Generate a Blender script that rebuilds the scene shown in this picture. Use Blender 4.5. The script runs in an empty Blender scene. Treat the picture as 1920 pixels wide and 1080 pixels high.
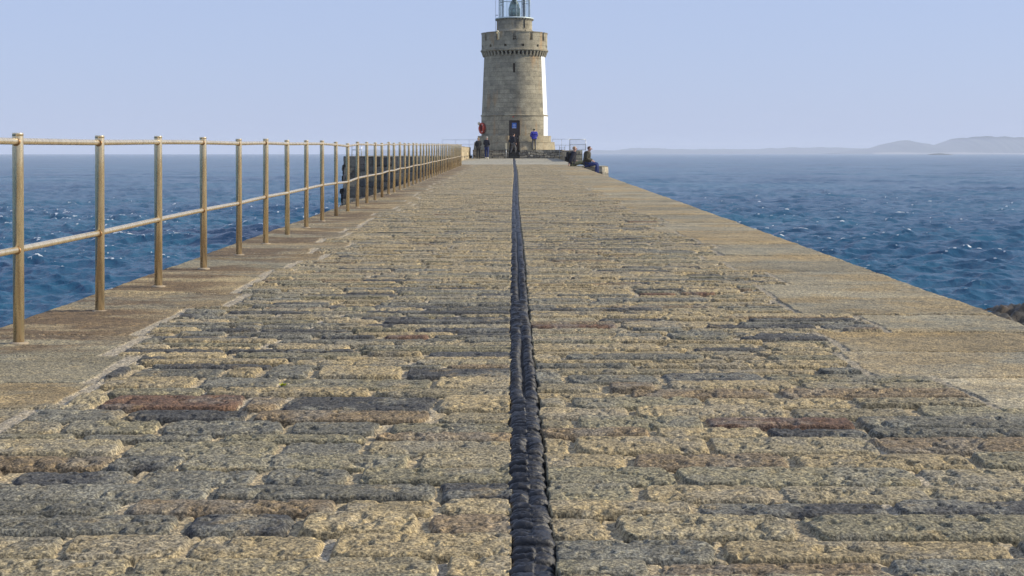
import bpy, bmesh, math, random
import numpy as np
from mathutils import Vector, Matrix

scene = bpy.context.scene
COL = scene.collection
R = math.radians
random.seed(7)
rng = np.random.default_rng(11)

# ------------------------------------------------------------------ camera, world, sun
EYE = 1.03            # eye above the deck where the camera stands
SLOPE = 0.0045        # the pier rises a little towards the lighthouse
SEA = -5.5
cam_d = bpy.data.cameras.new('camera')
cam = bpy.data.objects.new('camera', cam_d); COL.objects.link(cam)
cam.location = (0, 0, EYE)
cam.rotation_euler = (R(90 - 1.0), 0, 0)
cam_d.sensor_width = 36; cam_d.lens = 50.03
cam_d.shift_y = -(255 - 46.6) / 1920
cam_d.shift_x = 2 / 1920
cam_d.clip_start = 0.05; cam_d.clip_end = 30000
scene.camera = cam

SUN_AZ = R(86); SUN_EL = R(29)      # azimuth clockwise from +Y (the view direction)
world = bpy.data.worlds.new('World'); scene.world = world
world.use_nodes = True
wn = world.node_tree.nodes; wl = world.node_tree.links
bg = wn['Background']; bg.inputs['Strength'].default_value = 0.15
sky = wn.new('ShaderNodeTexSky'); sky.sky_type = 'NISHITA'; sky.sun_disc = False
sky.sun_elevation = SUN_EL; sky.sun_rotation = SUN_AZ
sky.air_density = 1.0; sky.dust_density = 0.6; sky.ozone_density = 3.0
tint = wn.new('ShaderNodeMix'); tint.data_type = 'RGBA'; tint.blend_type = 'MULTIPLY'
tint.inputs[0].default_value = 1.0
tint.inputs[7].default_value = (1.10, 1.02, 1.10, 1)
wl.new(sky.outputs[0], tint.inputs[6]); 
flat = wn.new('ShaderNodeMix'); flat.data_type = 'RGBA'; flat.inputs[0].default_value = 0.84
flat.inputs[7].default_value = (2.95, 3.62, 5.35, 1)          # thin even haze high up evens the sky out
wl.new(tint.outputs[2], flat.inputs[6]); wl.new(flat.outputs[2], bg.inputs['Color'])

sun_d = bpy.data.lights.new('sun', 'SUN'); sun_d.energy = 5.0; sun_d.angle = R(0.55)
sun_d.color = (1.0, 0.89, 0.70)
sun = bpy.data.objects.new('sun', sun_d); COL.objects.link(sun)
sdir = Vector((math.sin(SUN_AZ) * math.cos(SUN_EL), math.cos(SUN_AZ) * math.cos(SUN_EL), math.sin(SUN_EL)))
sun.rotation_euler = sdir.to_track_quat('Z', 'Y').to_euler()
sun.location = (30, -10, 40)

scene.view_settings.view_transform = 'Standard'; scene.view_settings.look = 'None'
scene.view_settings.gamma = 1; scene.view_settings.exposure = 0.0
scene.view_settings.use_curve_mapping = False
cy = scene.cycles
cy.use_denoising = True
cy.max_bounces = 6; cy.diffuse_bounces = 2; cy.glossy_bounces = 3; cy.transmission_bounces = 4
cy.volume_bounces = 1; cy.transparent_max_bounces = 8
cy.sample_clamp_indirect = 4

# ------------------------------------------------------------------ helpers
def tag(o, label=None, cat=None, group=None, kind=None):
    if label: o['label'] = label
    if cat: o['category'] = cat
    if group: o['group'] = group
    if kind: o['kind'] = kind
    return o

def link(name, me, mat=None, parent=None, loc=None, smooth=False):
    o = bpy.data.objects.new(name, me); COL.objects.link(o)
    if mat is not None:
        me.materials.append(mat)
    if parent: o.parent = parent
    if loc is not None: o.location = loc
    if smooth:
        me.polygons.foreach_set('use_smooth', np.ones(len(me.polygons), dtype=bool))
    return o

def empty(name, loc=(0, 0, 0), rz=0):
    o = bpy.data.objects.new(name, None); COL.objects.link(o)
    o.location = loc; o.rotation_euler = (0, 0, rz); o.empty_display_size = 0.2
    return o

def grid_mesh(name, P, smooth=True, attrs=None, uv=None, keep=None):
    """P: (n, m, 3) array of vertices -> quad mesh"""
    n, m = P.shape[:2]
    me = bpy.data.meshes.new(name)
    me.vertices.add(n * m); me.vertices.foreach_set('co', P.reshape(-1).astype(np.float32))
    i = np.arange(n * m).reshape(n, m)
    q = np.stack([i[:-1, :-1], i[:-1, 1:], i[1:, 1:], i[1:, :-1]], -1).reshape(-1, 4)
    if keep is not None: q = q[keep.reshape(-1)]
    k = len(q)
    me.loops.add(k * 4); me.loops.foreach_set('vertex_index', q.reshape(-1).astype(np.int32))
    me.polygons.add(k); me.polygons.foreach_set('loop_start', np.arange(0, 4 * k, 4, dtype=np.int32))
    me.polygons.foreach_set('use_smooth', np.full(k, smooth))
    for nm, a in (attrs or {}).items():
        if a.ndim == 3:
            at = me.attributes.new(nm, 'FLOAT_COLOR', 'POINT')
            c = np.ones((n * m, 4), np.float32); c[:, :3] = a.reshape(-1, 3)
            at.data.foreach_set('color', c.reshape(-1))
        else:
            at = me.attributes.new(nm, 'FLOAT', 'POINT')
            at.data.foreach_set('value', a.reshape(-1).astype(np.float32))
    if uv is not None:
        u = me.uv_layers.new(name='UVMap')
        u.data.foreach_set('uv', uv.reshape(-1, 2)[q.reshape(-1)].astype(np.float32).reshape(-1))
    me.update(calc_edges=True)
    return me

def poly_mesh(name, V, F, uvs=None):
    me = bpy.data.meshes.new(name); me.from_pydata([tuple(v) for v in V], [], [tuple(f) for f in F])
    if uvs is not None:
        u = me.uv_layers.new(name='UVMap')
        for p in me.polygons:
            for li, vi in zip(p.loop_indices, p.vertices): u.data[li].uv = uvs[vi]
    me.update(); return me

class MB:
    """collects boxes, tubes, lathes and ellipsoids into one mesh"""
    def __init__(s): s.bm = bmesh.new()
    def box(s, c, size, rz=0, bevel=0.0, taper=1.0):
        M = Matrix.Translation(c) @ Matrix.Rotation(rz, 4, 'Z') @ Matrix.Diagonal((*size, 1))
        r = bmesh.ops.create_cube(s.bm, size=1, matrix=M)
        if taper != 1.0:
            for v in r['verts']:
                if v.co.z > c[2]:
                    v.co.x = c[0] + (v.co.x - c[0]) * taper; v.co.y = c[1] + (v.co.y - c[1]) * taper
        if bevel > 0:
            es = list({e for v in r['verts'] for e in v.link_edges})
            bmesh.ops.bevel(s.bm, geom=es, offset=bevel, segments=2, affect='EDGES', profile=0.5)
        return s
    def tube(s, pts, rad, seg=12, caps=True):
        pts = [Vector(p) for p in pts]
        rads = rad if isinstance(rad, (list, tuple)) else [rad] * len(pts)
        rings = []
        up = Vector((0, 0, 1))
        for k, p in enumerate(pts):
            d = (pts[min(k + 1, len(pts) - 1)] - pts[max(k - 1, 0)]).normalized()
            a = d.cross(up if abs(d.z) < 0.9 else Vector((0, 1, 0))).normalized(); b = a.cross(d).normalized()
            rings.append([s.bm.verts.new(p + (a * math.cos(t) + b * math.sin(t)) * rads[k])
                          for t in [2 * math.pi * i / seg for i in range(seg)]])
        for r0, r1 in zip(rings, rings[1:]):
            for i in range(seg):
                f = s.bm.faces.new((r0[i], r0[(i + 1) % seg], r1[(i + 1) % seg], r1[i])); f.smooth = True
        if caps:
            s.bm.faces.new(rings[0][::-1]); s.bm.faces.new(rings[-1])
        return s
    def lathe(s, prof, c=(0, 0, 0), seg=48, cap=True):
        rings = []
        for r, z in prof:
            rings.append([s.bm.verts.new((c[0] + r * math.cos(t), c[1] + r * math.sin(t), c[2] + z))
                          for t in [2 * math.pi * i / seg for i in range(seg)]])
        for r0, r1 in zip(rings, rings[1:]):
            for i in range(seg):
                f = s.bm.faces.new((r0[i], r0[(i + 1) % seg], r1[(i + 1) % seg], r1[i])); f.smooth = seg > 20
        if cap:
            s.bm.faces.new(rings[0][::-1]); s.bm.faces.new(rings[-1])
        return s
    def ball(s, c, r, M=None, u=14, v=10):
        r = (r, r, r) if not hasattr(r, '__len__') else r
        m = Matrix.Translation(c) @ (M or Matrix.Identity(4)) @ Matrix.Diagonal((*r, 1))
        k = bmesh.ops.create_uvsphere(s.bm, u_segments=u, v_segments=v, radius=1, matrix=m)
        for vv in k['verts']:
            for f in vv.link_faces: f.smooth = True
        return s
    def build(s, name, mat=None, parent=None, loc=None):
        bmesh.ops.recalc_face_normals(s.bm, faces=s.bm.faces)
        me = bpy.data.meshes.new(name); s.bm.to_mesh(me); s.bm.free()
        return link(name, me, mat, parent, loc)

# numpy value noise
_T = rng.random((512, 512)).astype(np.float32)
def vnoise(x, y):
    xi = np.floor(x).astype(np.int64); yi = np.floor(y).astype(np.int64)
    fx = (x - xi).astype(np.float32); fy = (y - yi).astype(np.float32)
    fx = fx * fx * (3 - 2 * fx); fy = fy * fy * (3 - 2 * fy)
    x0 = xi & 511; x1 = (xi + 1) & 511; y0 = yi & 511; y1 = (yi + 1) & 511
    a = _T[x0, y0] * (1 - fx) + _T[x1, y0] * fx
    b = _T[x0, y1] * (1 - fx) + _T[x1, y1] * fx
    return a * (1 - fy) + b * fy
def fbm(x, y, o=4, g=0.5):
    s = 0; a = 1; t = 0
    for k in range(o):
        s = s + a * vnoise(x * 2 ** k + 17.3 * k, y * 2 ** k + 9.1 * k); t += a; a *= g
    return s / t
def sstep(a, b, x):
    t = np.clip((x - a) / (b - a), 0, 1); return t * t * (3 - 2 * t)

# ------------------------------------------------------------------ materials
def nodes(name):
    m = bpy.data.materials.new(name); m.use_nodes = True
    nt = m.node_tree
    return m, nt.nodes, nt.links, nt.nodes['Principled BSDF']

def N(nd, typ, **kw):
    n = nd.new(typ)
    for k, v in kw.items():
        if k in n.bl_rna.properties: setattr(n, k, v)
        else: n.inputs[k].default_value = v
    return n

def ramp(nd, stops):
    r = nd.new('ShaderNodeValToRGB')
    e = r.color_ramp.elements
    while len(e) < len(stops): e.new(0.5)
    for el, (p, c) in zip(e, stops):
        el.position = p; el.color = (*c, 1) if hasattr(c, '__len__') else (c, c, c, 1)
    return r

def mul(nd, lk, a, b, fac=1.0, mode='MULTIPLY'):
    m = nd.new('ShaderNodeMix'); m.data_type = 'RGBA'; m.blend_type = mode
    if hasattr(fac, 'links') or isinstance(fac, bpy.types.NodeSocket): lk.new(fac, m.inputs[0])
    else: m.inputs[0].default_value = fac
    for s, i in ((a, 6), (b, 7)):
        if isinstance(s, bpy.types.NodeSocket): lk.new(s, m.inputs[i])
        else: m.inputs[i].default_value = (*s, 1)
    return m.outputs[2]

def plain(name, col, rough=0.6, metal=0.0, var=0.25, scale=8.0, bump=0.0, bscale=60, spec=0.5):
    m, nd, lk, b = nodes(name)
    tc = N(nd, 'ShaderNodeTexCoord')
    n = N(nd, 'ShaderNodeTexNoise', Scale=scale, Detail=5.0); lk.new(tc.outputs['Object'], n.inputs['Vector'])
    r = ramp(nd, [(0.3, 1 - var), (0.7, 1 + var)]); lk.new(n.outputs['Fac'], r.inputs[0])
    lk.new(mul(nd, lk, col, r.outputs[0]), b.inputs['Base Color'])
    b.inputs['Roughness'].default_value = rough; b.inputs['Metallic'].default_value = metal
    b.inputs['Specular IOR Level'].default_value = spec
    if bump:
        n2 = N(nd, 'ShaderNodeTexNoise', Scale=bscale, Detail=4.0); lk.new(tc.outputs['Object'], n2.inputs['Vector'])
        bp = N(nd, 'ShaderNodeBump', Strength=bump, Distance=0.01)
        lk.new(n2.outputs['Fac'], bp.inputs['Height']); lk.new(bp.outputs[0], b.inputs['Normal'])
    return m

def stone_paving():
    m, nd, lk, b = nodes('weathered_granite')
    at = N(nd, 'ShaderNodeAttribute', attribute_name='Col')
    tc = N(nd, 'ShaderNodeTexCoord'); obj = tc.outputs['Object']
    n1 = N(nd, 'ShaderNodeTexNoise', Scale=120.0, Detail=2.0, Roughness=0.6); lk.new(obj, n1.inputs['Vector'])
    r1 = ramp(nd, [(0.34, 0.40), (0.44, 0.78), (0.54, 1.08), (0.66, 1.75)]); lk.new(n1.outputs['Fac'], r1.inputs[0])
    c = mul(nd, lk, at.outputs['Color'], r1.outputs[0])
    n5 = N(nd, 'ShaderNodeTexNoise', Scale=46.0, Detail=4.0, Roughness=0.7); lk.new(obj, n5.inputs['Vector'])
    r5 = ramp(nd, [(0.34, (0.46, 0.47, 0.48)), (0.46, (0.90, 0.90, 0.89)), (0.56, (1.08, 1.07, 1.03)), (0.68, (1.60, 1.52, 1.28))]); lk.new(n5.outputs['Fac'], r5.inputs[0])
    c = mul(nd, lk, c, r5.outputs[0])
    n2 = N(nd, 'ShaderNodeTexNoise', Scale=11.0, Detail=6.0, Roughness=0.7); lk.new(obj, n2.inputs['Vector'])
    r2 = ramp(nd, [(0.34, (0.74, 0.75, 0.76)), (0.5, (0.98, 0.98, 0.98)), (0.66, (1.16, 1.12, 1.03))]); lk.new(n2.outputs['Fac'], r2.inputs[0])
    c = mul(nd, lk, c, r2.outputs[0])
    # ochre lichen
    n3 = N(nd, 'ShaderNodeTexNoise', Scale=5.0, Detail=7.0, Roughness=0.7); lk.new(obj, n3.inputs['Vector'])
    r3 = ramp(nd, [(0.57, 0.0), (0.70, 0.5)]); lk.new(n3.outputs['Fac'], r3.inputs[0])
    c = mul(nd, lk, c, mul(nd, lk, (0.42, 0.31, 0.15), r1.outputs[0]), r3.outputs[0], 'MIX')
    lk.new(c, b.inputs['Base Color'])
    b.inputs['Roughness'].default_value = 0.85; b.inputs['Specular IOR Level'].default_value = 0.3
    bp = N(nd, 'ShaderNodeBump', Strength=0.8, Distance=0.004); lk.new(n1.outputs['Fac'], bp.inputs['Height'])
    bp2 = N(nd, 'ShaderNodeBump', Strength=0.7, Distance=0.008); lk.new(n5.outputs['Fac'], bp2.inputs['Height'])
    lk.new(bp.outputs[0], bp2.inputs['Normal']); lk.new(bp2.outputs[0], b.inputs['Normal'])
    return m

def ashlar(name, c1, c2, mortar, bw=0.85, rh=0.42, ms=0.012, stain=True, dark=1.0):
    m, nd, lk, b = nodes(name)
    tc = N(nd, 'ShaderNodeTexCoord')
    br = N(nd, 'ShaderNodeTexBrick', Scale=1.0)
    br.inputs['Color1'].default_value = (*c1, 1); br.inputs['Color2'].default_value = (*c2, 1)
    br.inputs['Mortar'].default_value = (*mortar, 1)
    br.inputs['Mortar Size'].default_value = ms; br.inputs['Mortar Smooth'].default_value = 0.4
    br.inputs['Brick Width'].default_value = bw; br.inputs['Row Height'].default_value = rh
    br.inputs['Bias'].default_value = 0.0
    nw = N(nd, 'ShaderNodeTexNoise', Scale=3.0, Detail=2.0); lk.new(tc.outputs['UV'], nw.inputs['Vector'])
    va = N(nd, 'ShaderNodeVectorMath', operation='MULTIPLY_ADD')
    lk.new(nw.outputs['Color'], va.inputs[0]); va.inputs[1].default_value = (0.03, 0.03, 0); lk.new(tc.outputs['UV'], va.inputs[2])
    lk.new(va.outputs[0], br.inputs['Vector'])
    c = br.outputs['Color']
    n2 = N(nd, 'ShaderNodeTexNoise', Scale=1.6, Detail=6.0, Roughness=0.7); lk.new(tc.outputs['Object'], n2.inputs['Vector'])
    r2 = ramp(nd, [(0.3, 0.62 * dark), (0.5, 1.0 * dark), (0.7, 1.3 * dark)]); lk.new(n2.outputs['Fac'], r2.inputs[0])
    c = mul(nd, lk, c, r2.outputs[0])
    n3 = N(nd, 'ShaderNodeTexNoise', Scale=14.0, Detail=5.0, Roughness=0.8); lk.new(tc.outputs['Object'], n3.inputs['Vector'])
    r3 = ramp(nd, [(0.32, 0.6), (0.5, 1.0), (0.68, 1.4)]); lk.new(n3.outputs['Fac'], r3.inputs[0])
    c = mul(nd, lk, c, r3.outputs[0])
    if stain:
        mp = N(nd, 'ShaderNodeMapping'); mp.inputs['Scale'].default_value = (1.3, 1.3, 0.25)
        lk.new(tc.outputs['Object'], mp.inputs[0])
        n4 = N(nd, 'ShaderNodeTexNoise', Scale=1.1, Detail=5.0); lk.new(mp.outputs[0], n4.inputs['Vector'])
        r4 = ramp(nd, [(0.56, 0.0), (0.68, 0.55)]); lk.new(n4.outputs['Fac'], r4.inputs[0])
        c = mul(nd, lk, c, (0.42, 0.26, 0.12), r4.outputs[0], 'MIX')
    lk.new(c, b.inputs['Base Color']); b.inputs['Roughness'].default_value = 0.85
    b.inputs['Specular IOR Level'].default_value = 0.25
    bp = N(nd, 'ShaderNodeBump', Strength=0.7, Distance=0.03); lk.new(n3.outputs['Fac'], bp.inputs['Height'])
    bp2 = N(nd, 'ShaderNodeBump', Strength=0.8, Distance=0.03, invert=True); lk.new(br.outputs['Fac'], bp2.inputs['Height'])
    lk.new(bp.outputs[0], bp2.inputs['Normal']); lk.new(bp2.outputs[0], b.inputs['Normal'])
    return m

def water():
    m, nd, lk, b = nodes('sea_water')
    tc = N(nd, 'ShaderNodeTexCoord'); obj = tc.outputs['Object']
    at = N(nd, 'ShaderNodeAttribute', attribute_name='foam')
    nf = N(nd, 'ShaderNodeTexNoise', Scale=2.2, Detail=6.0, Roughness=0.75); lk.new(obj, nf.inputs['Vector'])
    ma = N(nd, 'ShaderNodeMath', operation='MULTIPLY'); lk.new(at.outputs['Fac'], ma.inputs[0]); lk.new(nf.outputs['Fac'], ma.inputs[1])
    fr = ramp(nd, [(0.22, 0.0), (0.48, 1.0)]); lk.new(ma.outputs[0], fr.inputs[0])
    nb = N(nd, 'ShaderNodeTexNoise', Scale=0.02, Detail=4.0); lk.new(obj, nb.inputs['Vector'])
    rb = ramp(nd, [(0.35, (0.014, 0.070, 0.142)), (0.65, (0.030, 0.122, 0.195))]); lk.new(nb.outputs['Fac'], rb.inputs[0])
    c = mul(nd, lk, rb.outputs[0], (0.75, 0.8, 0.82), fr.outputs[0], 'MIX')
    lk.new(c, b.inputs['Base Color'])
    rr = ramp(nd, [(0.0, 0.12), (1.0, 0.8)]); lk.new(fr.outputs[0], rr.inputs[0]); lk.new(rr.outputs[0], b.inputs['Roughness'])
    b.inputs['IOR'].default_value = 1.33
    mp = N(nd, 'ShaderNodeMapping'); mp.inputs['Scale'].default_value = (1.0, 1.0, 1.0); lk.new(obj, mp.inputs[0])
    n1 = N(nd, 'ShaderNodeTexNoise', Scale=3.0, Detail=5.0, Roughness=0.62); lk.new(mp.outputs[0], n1.inputs['Vector'])
    n2 = N(nd, 'ShaderNodeTexNoise', Scale=0.35, Detail=3.0, Roughness=0.6); lk.new(mp.outputs[0], n2.inputs['Vector'])
    b1 = N(nd, 'ShaderNodeBump', Strength=0.9, Distance=0.10); lk.new(n1.outputs['Fac'], b1.inputs['Height'])
    b2 = N(nd, 'ShaderNodeBump', Strength=0.7, Distance=0.25); lk.new(n2.outputs['Fac'], b2.inputs['Height'])
    lk.new(b1.outputs[0], b2.inputs['Normal'])
    # a choppy sea never mirrors fully even at a grazing angle: its facets lean towards the viewer
    df = N(nd, 'ShaderNodeBsdfDiffuse'); lk.new(c, df.inputs['Color']); lk.new(b2.outputs[0], df.inputs['Normal'])
    gl_ = N(nd, 'ShaderNodeBsdfGlossy'); lk.new(rr.outputs[0], gl_.inputs['Roughness']); lk.new(b2.outputs[0], gl_.inputs['Normal'])
    fz = N(nd, 'ShaderNodeFresnel', IOR=1.33); lk.new(b2.outputs[0], fz.inputs['Normal'])
    mn = N(nd, 'ShaderNodeMath', operation='MULTIPLY'); lk.new(fz.outputs[0], mn.inputs[0]); gw = N(nd, 'ShaderNodeTexNoise', Scale=0.045, Detail=7.0, Roughness=0.72); lk.new(obj, gw.inputs['Vector'])
    gr = ramp(nd, [(0.36, 0.45), (0.5, 0.95), (0.64, 1.25)]); lk.new(gw.outputs['Fac'], gr.inputs[0]); lk.new(gr.outputs[0], mn.inputs[1])
    mn2 = N(nd, 'ShaderNodeMath', operation='MINIMUM'); lk.new(mn.outputs[0], mn2.inputs[0]); mn2.inputs[1].default_value = 0.54
    mx = nd.new('ShaderNodeMixShader'); lk.new(mn2.outputs[0], mx.inputs[0]); lk.new(df.outputs[0], mx.inputs[1]); lk.new(gl_.outputs[0], mx.inputs[2])
    lk.new(mx.outputs[0], nd['Material Output'].inputs[0])
    return m

def bitumen():
    m, nd, lk, b = nodes('black_bitumen')
    tc = N(nd, 'ShaderNodeTexCoord'); obj = tc.outputs['Object']
    n = N(nd, 'ShaderNodeTexNoise', Scale=30.0, Detail=6.0, Roughness=0.7); lk.new(obj, n.inputs['Vector'])
    r = ramp(nd, [(0.35, (0.005, 0.005, 0.006)), (0.58, (0.013, 0.014, 0.018)), (0.72, (0.085, 0.082, 0.08))]); lk.new(n.outputs['Fac'], r.inputs[0])
    lk.new(r.outputs[0], b.inputs['Base Color'])
    rr = ramp(nd, [(0.3, 0.34), (0.7, 0.65)]); lk.new(n.outputs['Fac'], rr.inputs[0]); lk.new(rr.outputs[0], b.inputs['Roughness'])
    b.inputs['Specular IOR Level'].default_value = 0.6
    bp = N(nd, 'ShaderNodeBump', Strength=0.7, Distance=0.008); lk.new(n.outputs['Fac'], bp.inputs['Height']); lk.new(bp.outputs[0], b.inputs['Normal'])
    return m

def rail_metal():
    m, nd, lk, b = nodes('weathered_bronze_steel')
    tc = N(nd, 'ShaderNodeTexCoord'); obj = tc.outputs['Object']
    mp = N(nd, 'ShaderNodeMapping'); mp.inputs['Scale'].default_value = (30, 30, 5); lk.new(obj, mp.inputs[0])
    n = N(nd, 'ShaderNodeTexNoise', Scale=1.0, Detail=6.0, Roughness=0.7); lk.new(mp.outputs[0], n.inputs['Vector'])
    r = ramp(nd, [(0.3, (0.62, 0.50, 0.31)), (0.5, (0.82, 0.67, 0.43)), (0.7, (0.92, 0.79, 0.55))]); lk.new(n.outputs['Fac'], r.inputs[0])
    lk.new(r.outputs[0], b.inputs['Base Color'])
    b.inputs['Metallic'].default_value = 0.78
    rr = ramp(nd, [(0.3, 0.20), (0.7, 0.34)]); lk.new(n.outputs['Fac'], rr.inputs[0]); lk.new(rr.outputs[0], b.inputs['Roughness'])
    return m

def attr_stone(name, rough=0.9):
    m, nd, lk, b = nodes(name)
    at = N(nd, 'ShaderNodeAttribute', attribute_name='Col')
    tc = N(nd, 'ShaderNodeTexCoord')
    n1 = N(nd, 'ShaderNodeTexNoise', Scale=9.0, Detail=6.0, Roughness=0.75); lk.new(tc.outputs['Object'], n1.inputs['Vector'])
    r1 = ramp(nd, [(0.3, 0.45), (0.5, 1.0), (0.7, 1.6)]); lk.new(n1.outputs['Fac'], r1.inputs[0])
    lk.new(mul(nd, lk, at.outputs['Color'], r1.outputs[0]), b.inputs['Base Color'])
    b.inputs['Roughness'].default_value = rough
    bp = N(nd, 'ShaderNodeBump', Strength=0.8, Distance=0.05); lk.new(n1.outputs['Fac'], bp.inputs['Height']); lk.new(bp.outputs[0], b.inputs['Normal'])
    return m

M_pave = stone_paving(); M_water = water(); M_bit = bitumen(); M_rail = rail_metal()
M_tower = ashlar('tower_granite', (0.25, 0.228, 0.168), (0.36, 0.322, 0.228), (0.20, 0.18, 0.135), 0.95, 0.36, 0.008)
M_plinth = ashlar('plinth_granite', (0.30, 0.27, 0.19), (0.37, 0.32, 0.22), (0.20, 0.17, 0.12), 1.3, 0.6, 0.01)
M_rubble = attr_stone('rubble_masonry')
M_white = plain('white_paint', (0.84, 0.84, 0.82), 0.5, var=0.04)
M_steel = plain('grey_steel', (0.42, 0.45, 0.47), 0.4, 0.5, 0.1)
M_glintsteel = plain('glint_white_steel', (0.72, 0.74, 0.74), 0.3, 0.3, 0.05)  # near-white colour stands in for the sun glint on steel rails
M_door = plain('brown_door_paint', (0.045, 0.028, 0.022), 0.5, var=0.3, scale=5)
M_dark = plain('black_interior', (0.012, 0.012, 0.013), 0.9)
M_concrete = plain('grey_concrete', (0.36, 0.34, 0.29), 0.9, var=0.25, scale=2, bump=0.4, bscale=20)
M_cream = plain('cream_paint', (0.72, 0.64, 0.42), 0.5, var=0.1)
M_orange = plain('orange_red_plastic', (0.55, 0.06, 0.02), 0.4, var=0.1)
M_blue = plain('blue_notice', (0.05, 0.16, 0.55), 0.5, var=0.1)
M_optic = plain('dark_green_glass', (0.22, 0.28, 0.25), 0.15, 0.6, 0.5, 6)
M_green = plain('pale_green_paint', (0.60, 0.68, 0.65), 0.5, 0.2, 0.1)
M_leaf = plain('yellow_green_leaf', (0.42, 0.45, 0.03), 0.6, var=0.2)
M_weed = attr_stone('seaweed_rock', 0.6)
def glass():
    m, nd, lk, b = nodes('lantern_glass')
    tr = N(nd, 'ShaderNodeBsdfTransparent'); tr.inputs[0].default_value = (0.95, 0.99, 0.985, 1)
    gl = N(nd, 'ShaderNodeBsdfGlossy', Roughness=0.05)
    fr = N(nd, 'ShaderNodeFresnel', IOR=1.5)
    mx = nd.new('ShaderNodeMixShader'); lk.new(fr.outputs[0], mx.inputs[0]); lk.new(tr.outputs[0], mx.inputs[1]); lk.new(gl.outputs[0], mx.inputs[2])
    lk.new(mx.outputs[0], nd['Material Output'].inputs[0]); return m
M_glass = glass()

# ------------------------------------------------------------------ coursed stone evaluator
class Courses:
    def __init__(s, seed, y0, y1, x0, x1, rh, ln, explicit=None):
        r = np.random.default_rng(seed)
        ys = [y0]; rows = []
        for (yt, brk, cid) in (explicit or []):
            ys.append(yt); rows.append((brk, cid))
        while ys[-1] < y1:
            ys.append(ys[-1] + r.uniform(*rh))
            b = []; x = x0 + r.uniform(ln[0] * 0.5, ln[1] * 0.9)
            while x < x1:
                b.append(x); x += ln[0] + (ln[1] - ln[0]) * r.random() ** 1.6
            rows.append((b, None))
        K = max(len(b) for b, _ in rows)
        s.cy = np.array(ys); s.bx = np.full((len(rows), K), 1e3)
        s.cid = np.full((len(rows), K + 1), -1, int)
        for i, (b, c) in enumerate(rows):
            s.bx[i, :len(b)] = b
            if c: s.cid[i, :len(c)] = c
        s.K = K; s.x0 = x0; s.x1 = x1; s.n = len(rows)
        s.rnd = r.random((len(rows), K + 1, 8)); s.rowrnd = r.random((len(rows), 4))
    def eval(s, X, Y):
        c = np.clip(np.searchsorted(s.cy, Y, 'right') - 1, 0, s.n - 1)
        k = np.zeros(X.shape, int)
        for j in range(s.K): k += (s.bx[c, j] <= X)
        lo = np.where(k > 0, s.bx[c, np.maximum(k - 1, 0)], s.x0)
        hi = np.where(k < s.K, s.bx[c, np.minimum(k, s.K - 1)], s.x1); hi = np.minimum(hi, s.x1)
        return c, k, X - lo, hi - X, Y - s.cy[c], s.cy[c + 1] - Y
def rbox(ax, bx, ay, by, r):
    a = np.minimum(ax, bx); b = np.minimum(ay, by)
    m = np.minimum(a, b)
    cor = (a < r) & (b < r)
    d = r - np.sqrt(np.maximum(r - a, 0) ** 2 + np.maximum(r - b, 0) ** 2)
    return np.where(cor, d, m)

# ------------------------------------------------------------------ deck
PAL = np.array([[0.395, 0.335, 0.22],   # 0 tan
                [0.335, 0.30, 0.215],  # 1 grey tan
                [0.265, 0.25, 0.185],  # 2 grey green
                [0.195, 0.195, 0.175], # 3 blue grey
                [0.100, 0.104, 0.112],  # 4 slate
                [0.255, 0.205, 0.145],   # 5 brown
                [0.20, 0.13, 0.10],   # 6 red
                [0.40, 0.345, 0.24]])  # 7 pale
def lat(px, ya, yb): return (px - 958) / ((ya + yb) / 2 - 273) * EYE
def Zof(y): return 2748 / (y - 273)
LEFT_ROWS = [(1088, 1050, [235, 820], [1, 1, 0]), (1050, 1003, [110, 350, 602], [1, 0, 0, 0]),
             (1003, 965, [345, 552, 792], [3, 4, 0, 5]), (965, 937, [230, 638, 820], [3, 5, 0, 0]),
             (937, 907, [405, 822], [3, 3, 4]), (907, 880, [15, 262, 490, 672], [5, 4, 3, 3, 2]),
             (880, 855, [200, 345, 770], [5, 4, 2, 1]), (855, 829, [220, 520, 680], [1, 2, 3, 1]),
             (829, 816, [150, 400, 700], [2, 3, 2, 5]), (816, 792, [110, 300, 538, 728], [1, 2, 3, 3, 2]),
             (792, 771, [230, 470, 820], [3, 4, 5, 1]), (771, 742, [187, 455, 528, 820], [1, 6, 5, 4, 0]),
             (742, 728, [200, 380, 700], [1, 2, 0, 1]), (728, 708, [180, 370, 520, 815], [3, 0, 3, 2, 0]),
             (708, 690, [240, 420, 490, 590, 760], [4, 3, 0, 3, 0, 4])]
RIGHT_ROWS = [(1088, 1052, [1242, 1672], [2, 5, 3]), (1052, 1012, [1362, 1902], [3, 0, 3]),
              (1012, 970, [1150, 1508], [7, 1, 2]), (970, 942, [1306, 1688], [0, 4, 4]),
              (942, 910, [1192, 1458], [2, 0, 1]), (910, 880, [1276, 1720], [2, 2, 1]),
              (880, 852, [1182, 1488, 1830], [0, 5, 0, 2]), (852, 822, [1072, 1326, 1640], [0, 0, 1, 5]),
              (822, 806, [1230, 1450, 1640], [5, 0, 4, 3]), (806, 785, [1080, 1320, 1612], [1, 2, 6, 3]),
              (785, 765, [1190, 1480, 1730], [7, 0, 1, 2]), (765, 748, [1070, 1320, 1600], [1, 2, 0, 1]),
              (748, 733, [1175, 1460], [0, 5, 5]), (733, 718, [1130, 1240, 1500], [1, 5, 0, 1]),
              (718, 700, [1060, 1240, 1440], [3, 3, 4, 2])]
def expl(rows, right):
    out = []
    for yb, yt, br, cc in rows:
        l = [lat(b, yb, yt) for b in br]
        if right: l = [x - 0.115 for x in l]; c = cc
        else: l = [-x for x in l][::-1]; c = cc[::-1]
        out.append((Zof(yt), l, c))
    return out
CL = Courses(3, Zof(1088), 84, 0, 4.5, (0.10, 0.175), (0.28, 1.0), expl(LEFT_ROWS, False))
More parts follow.
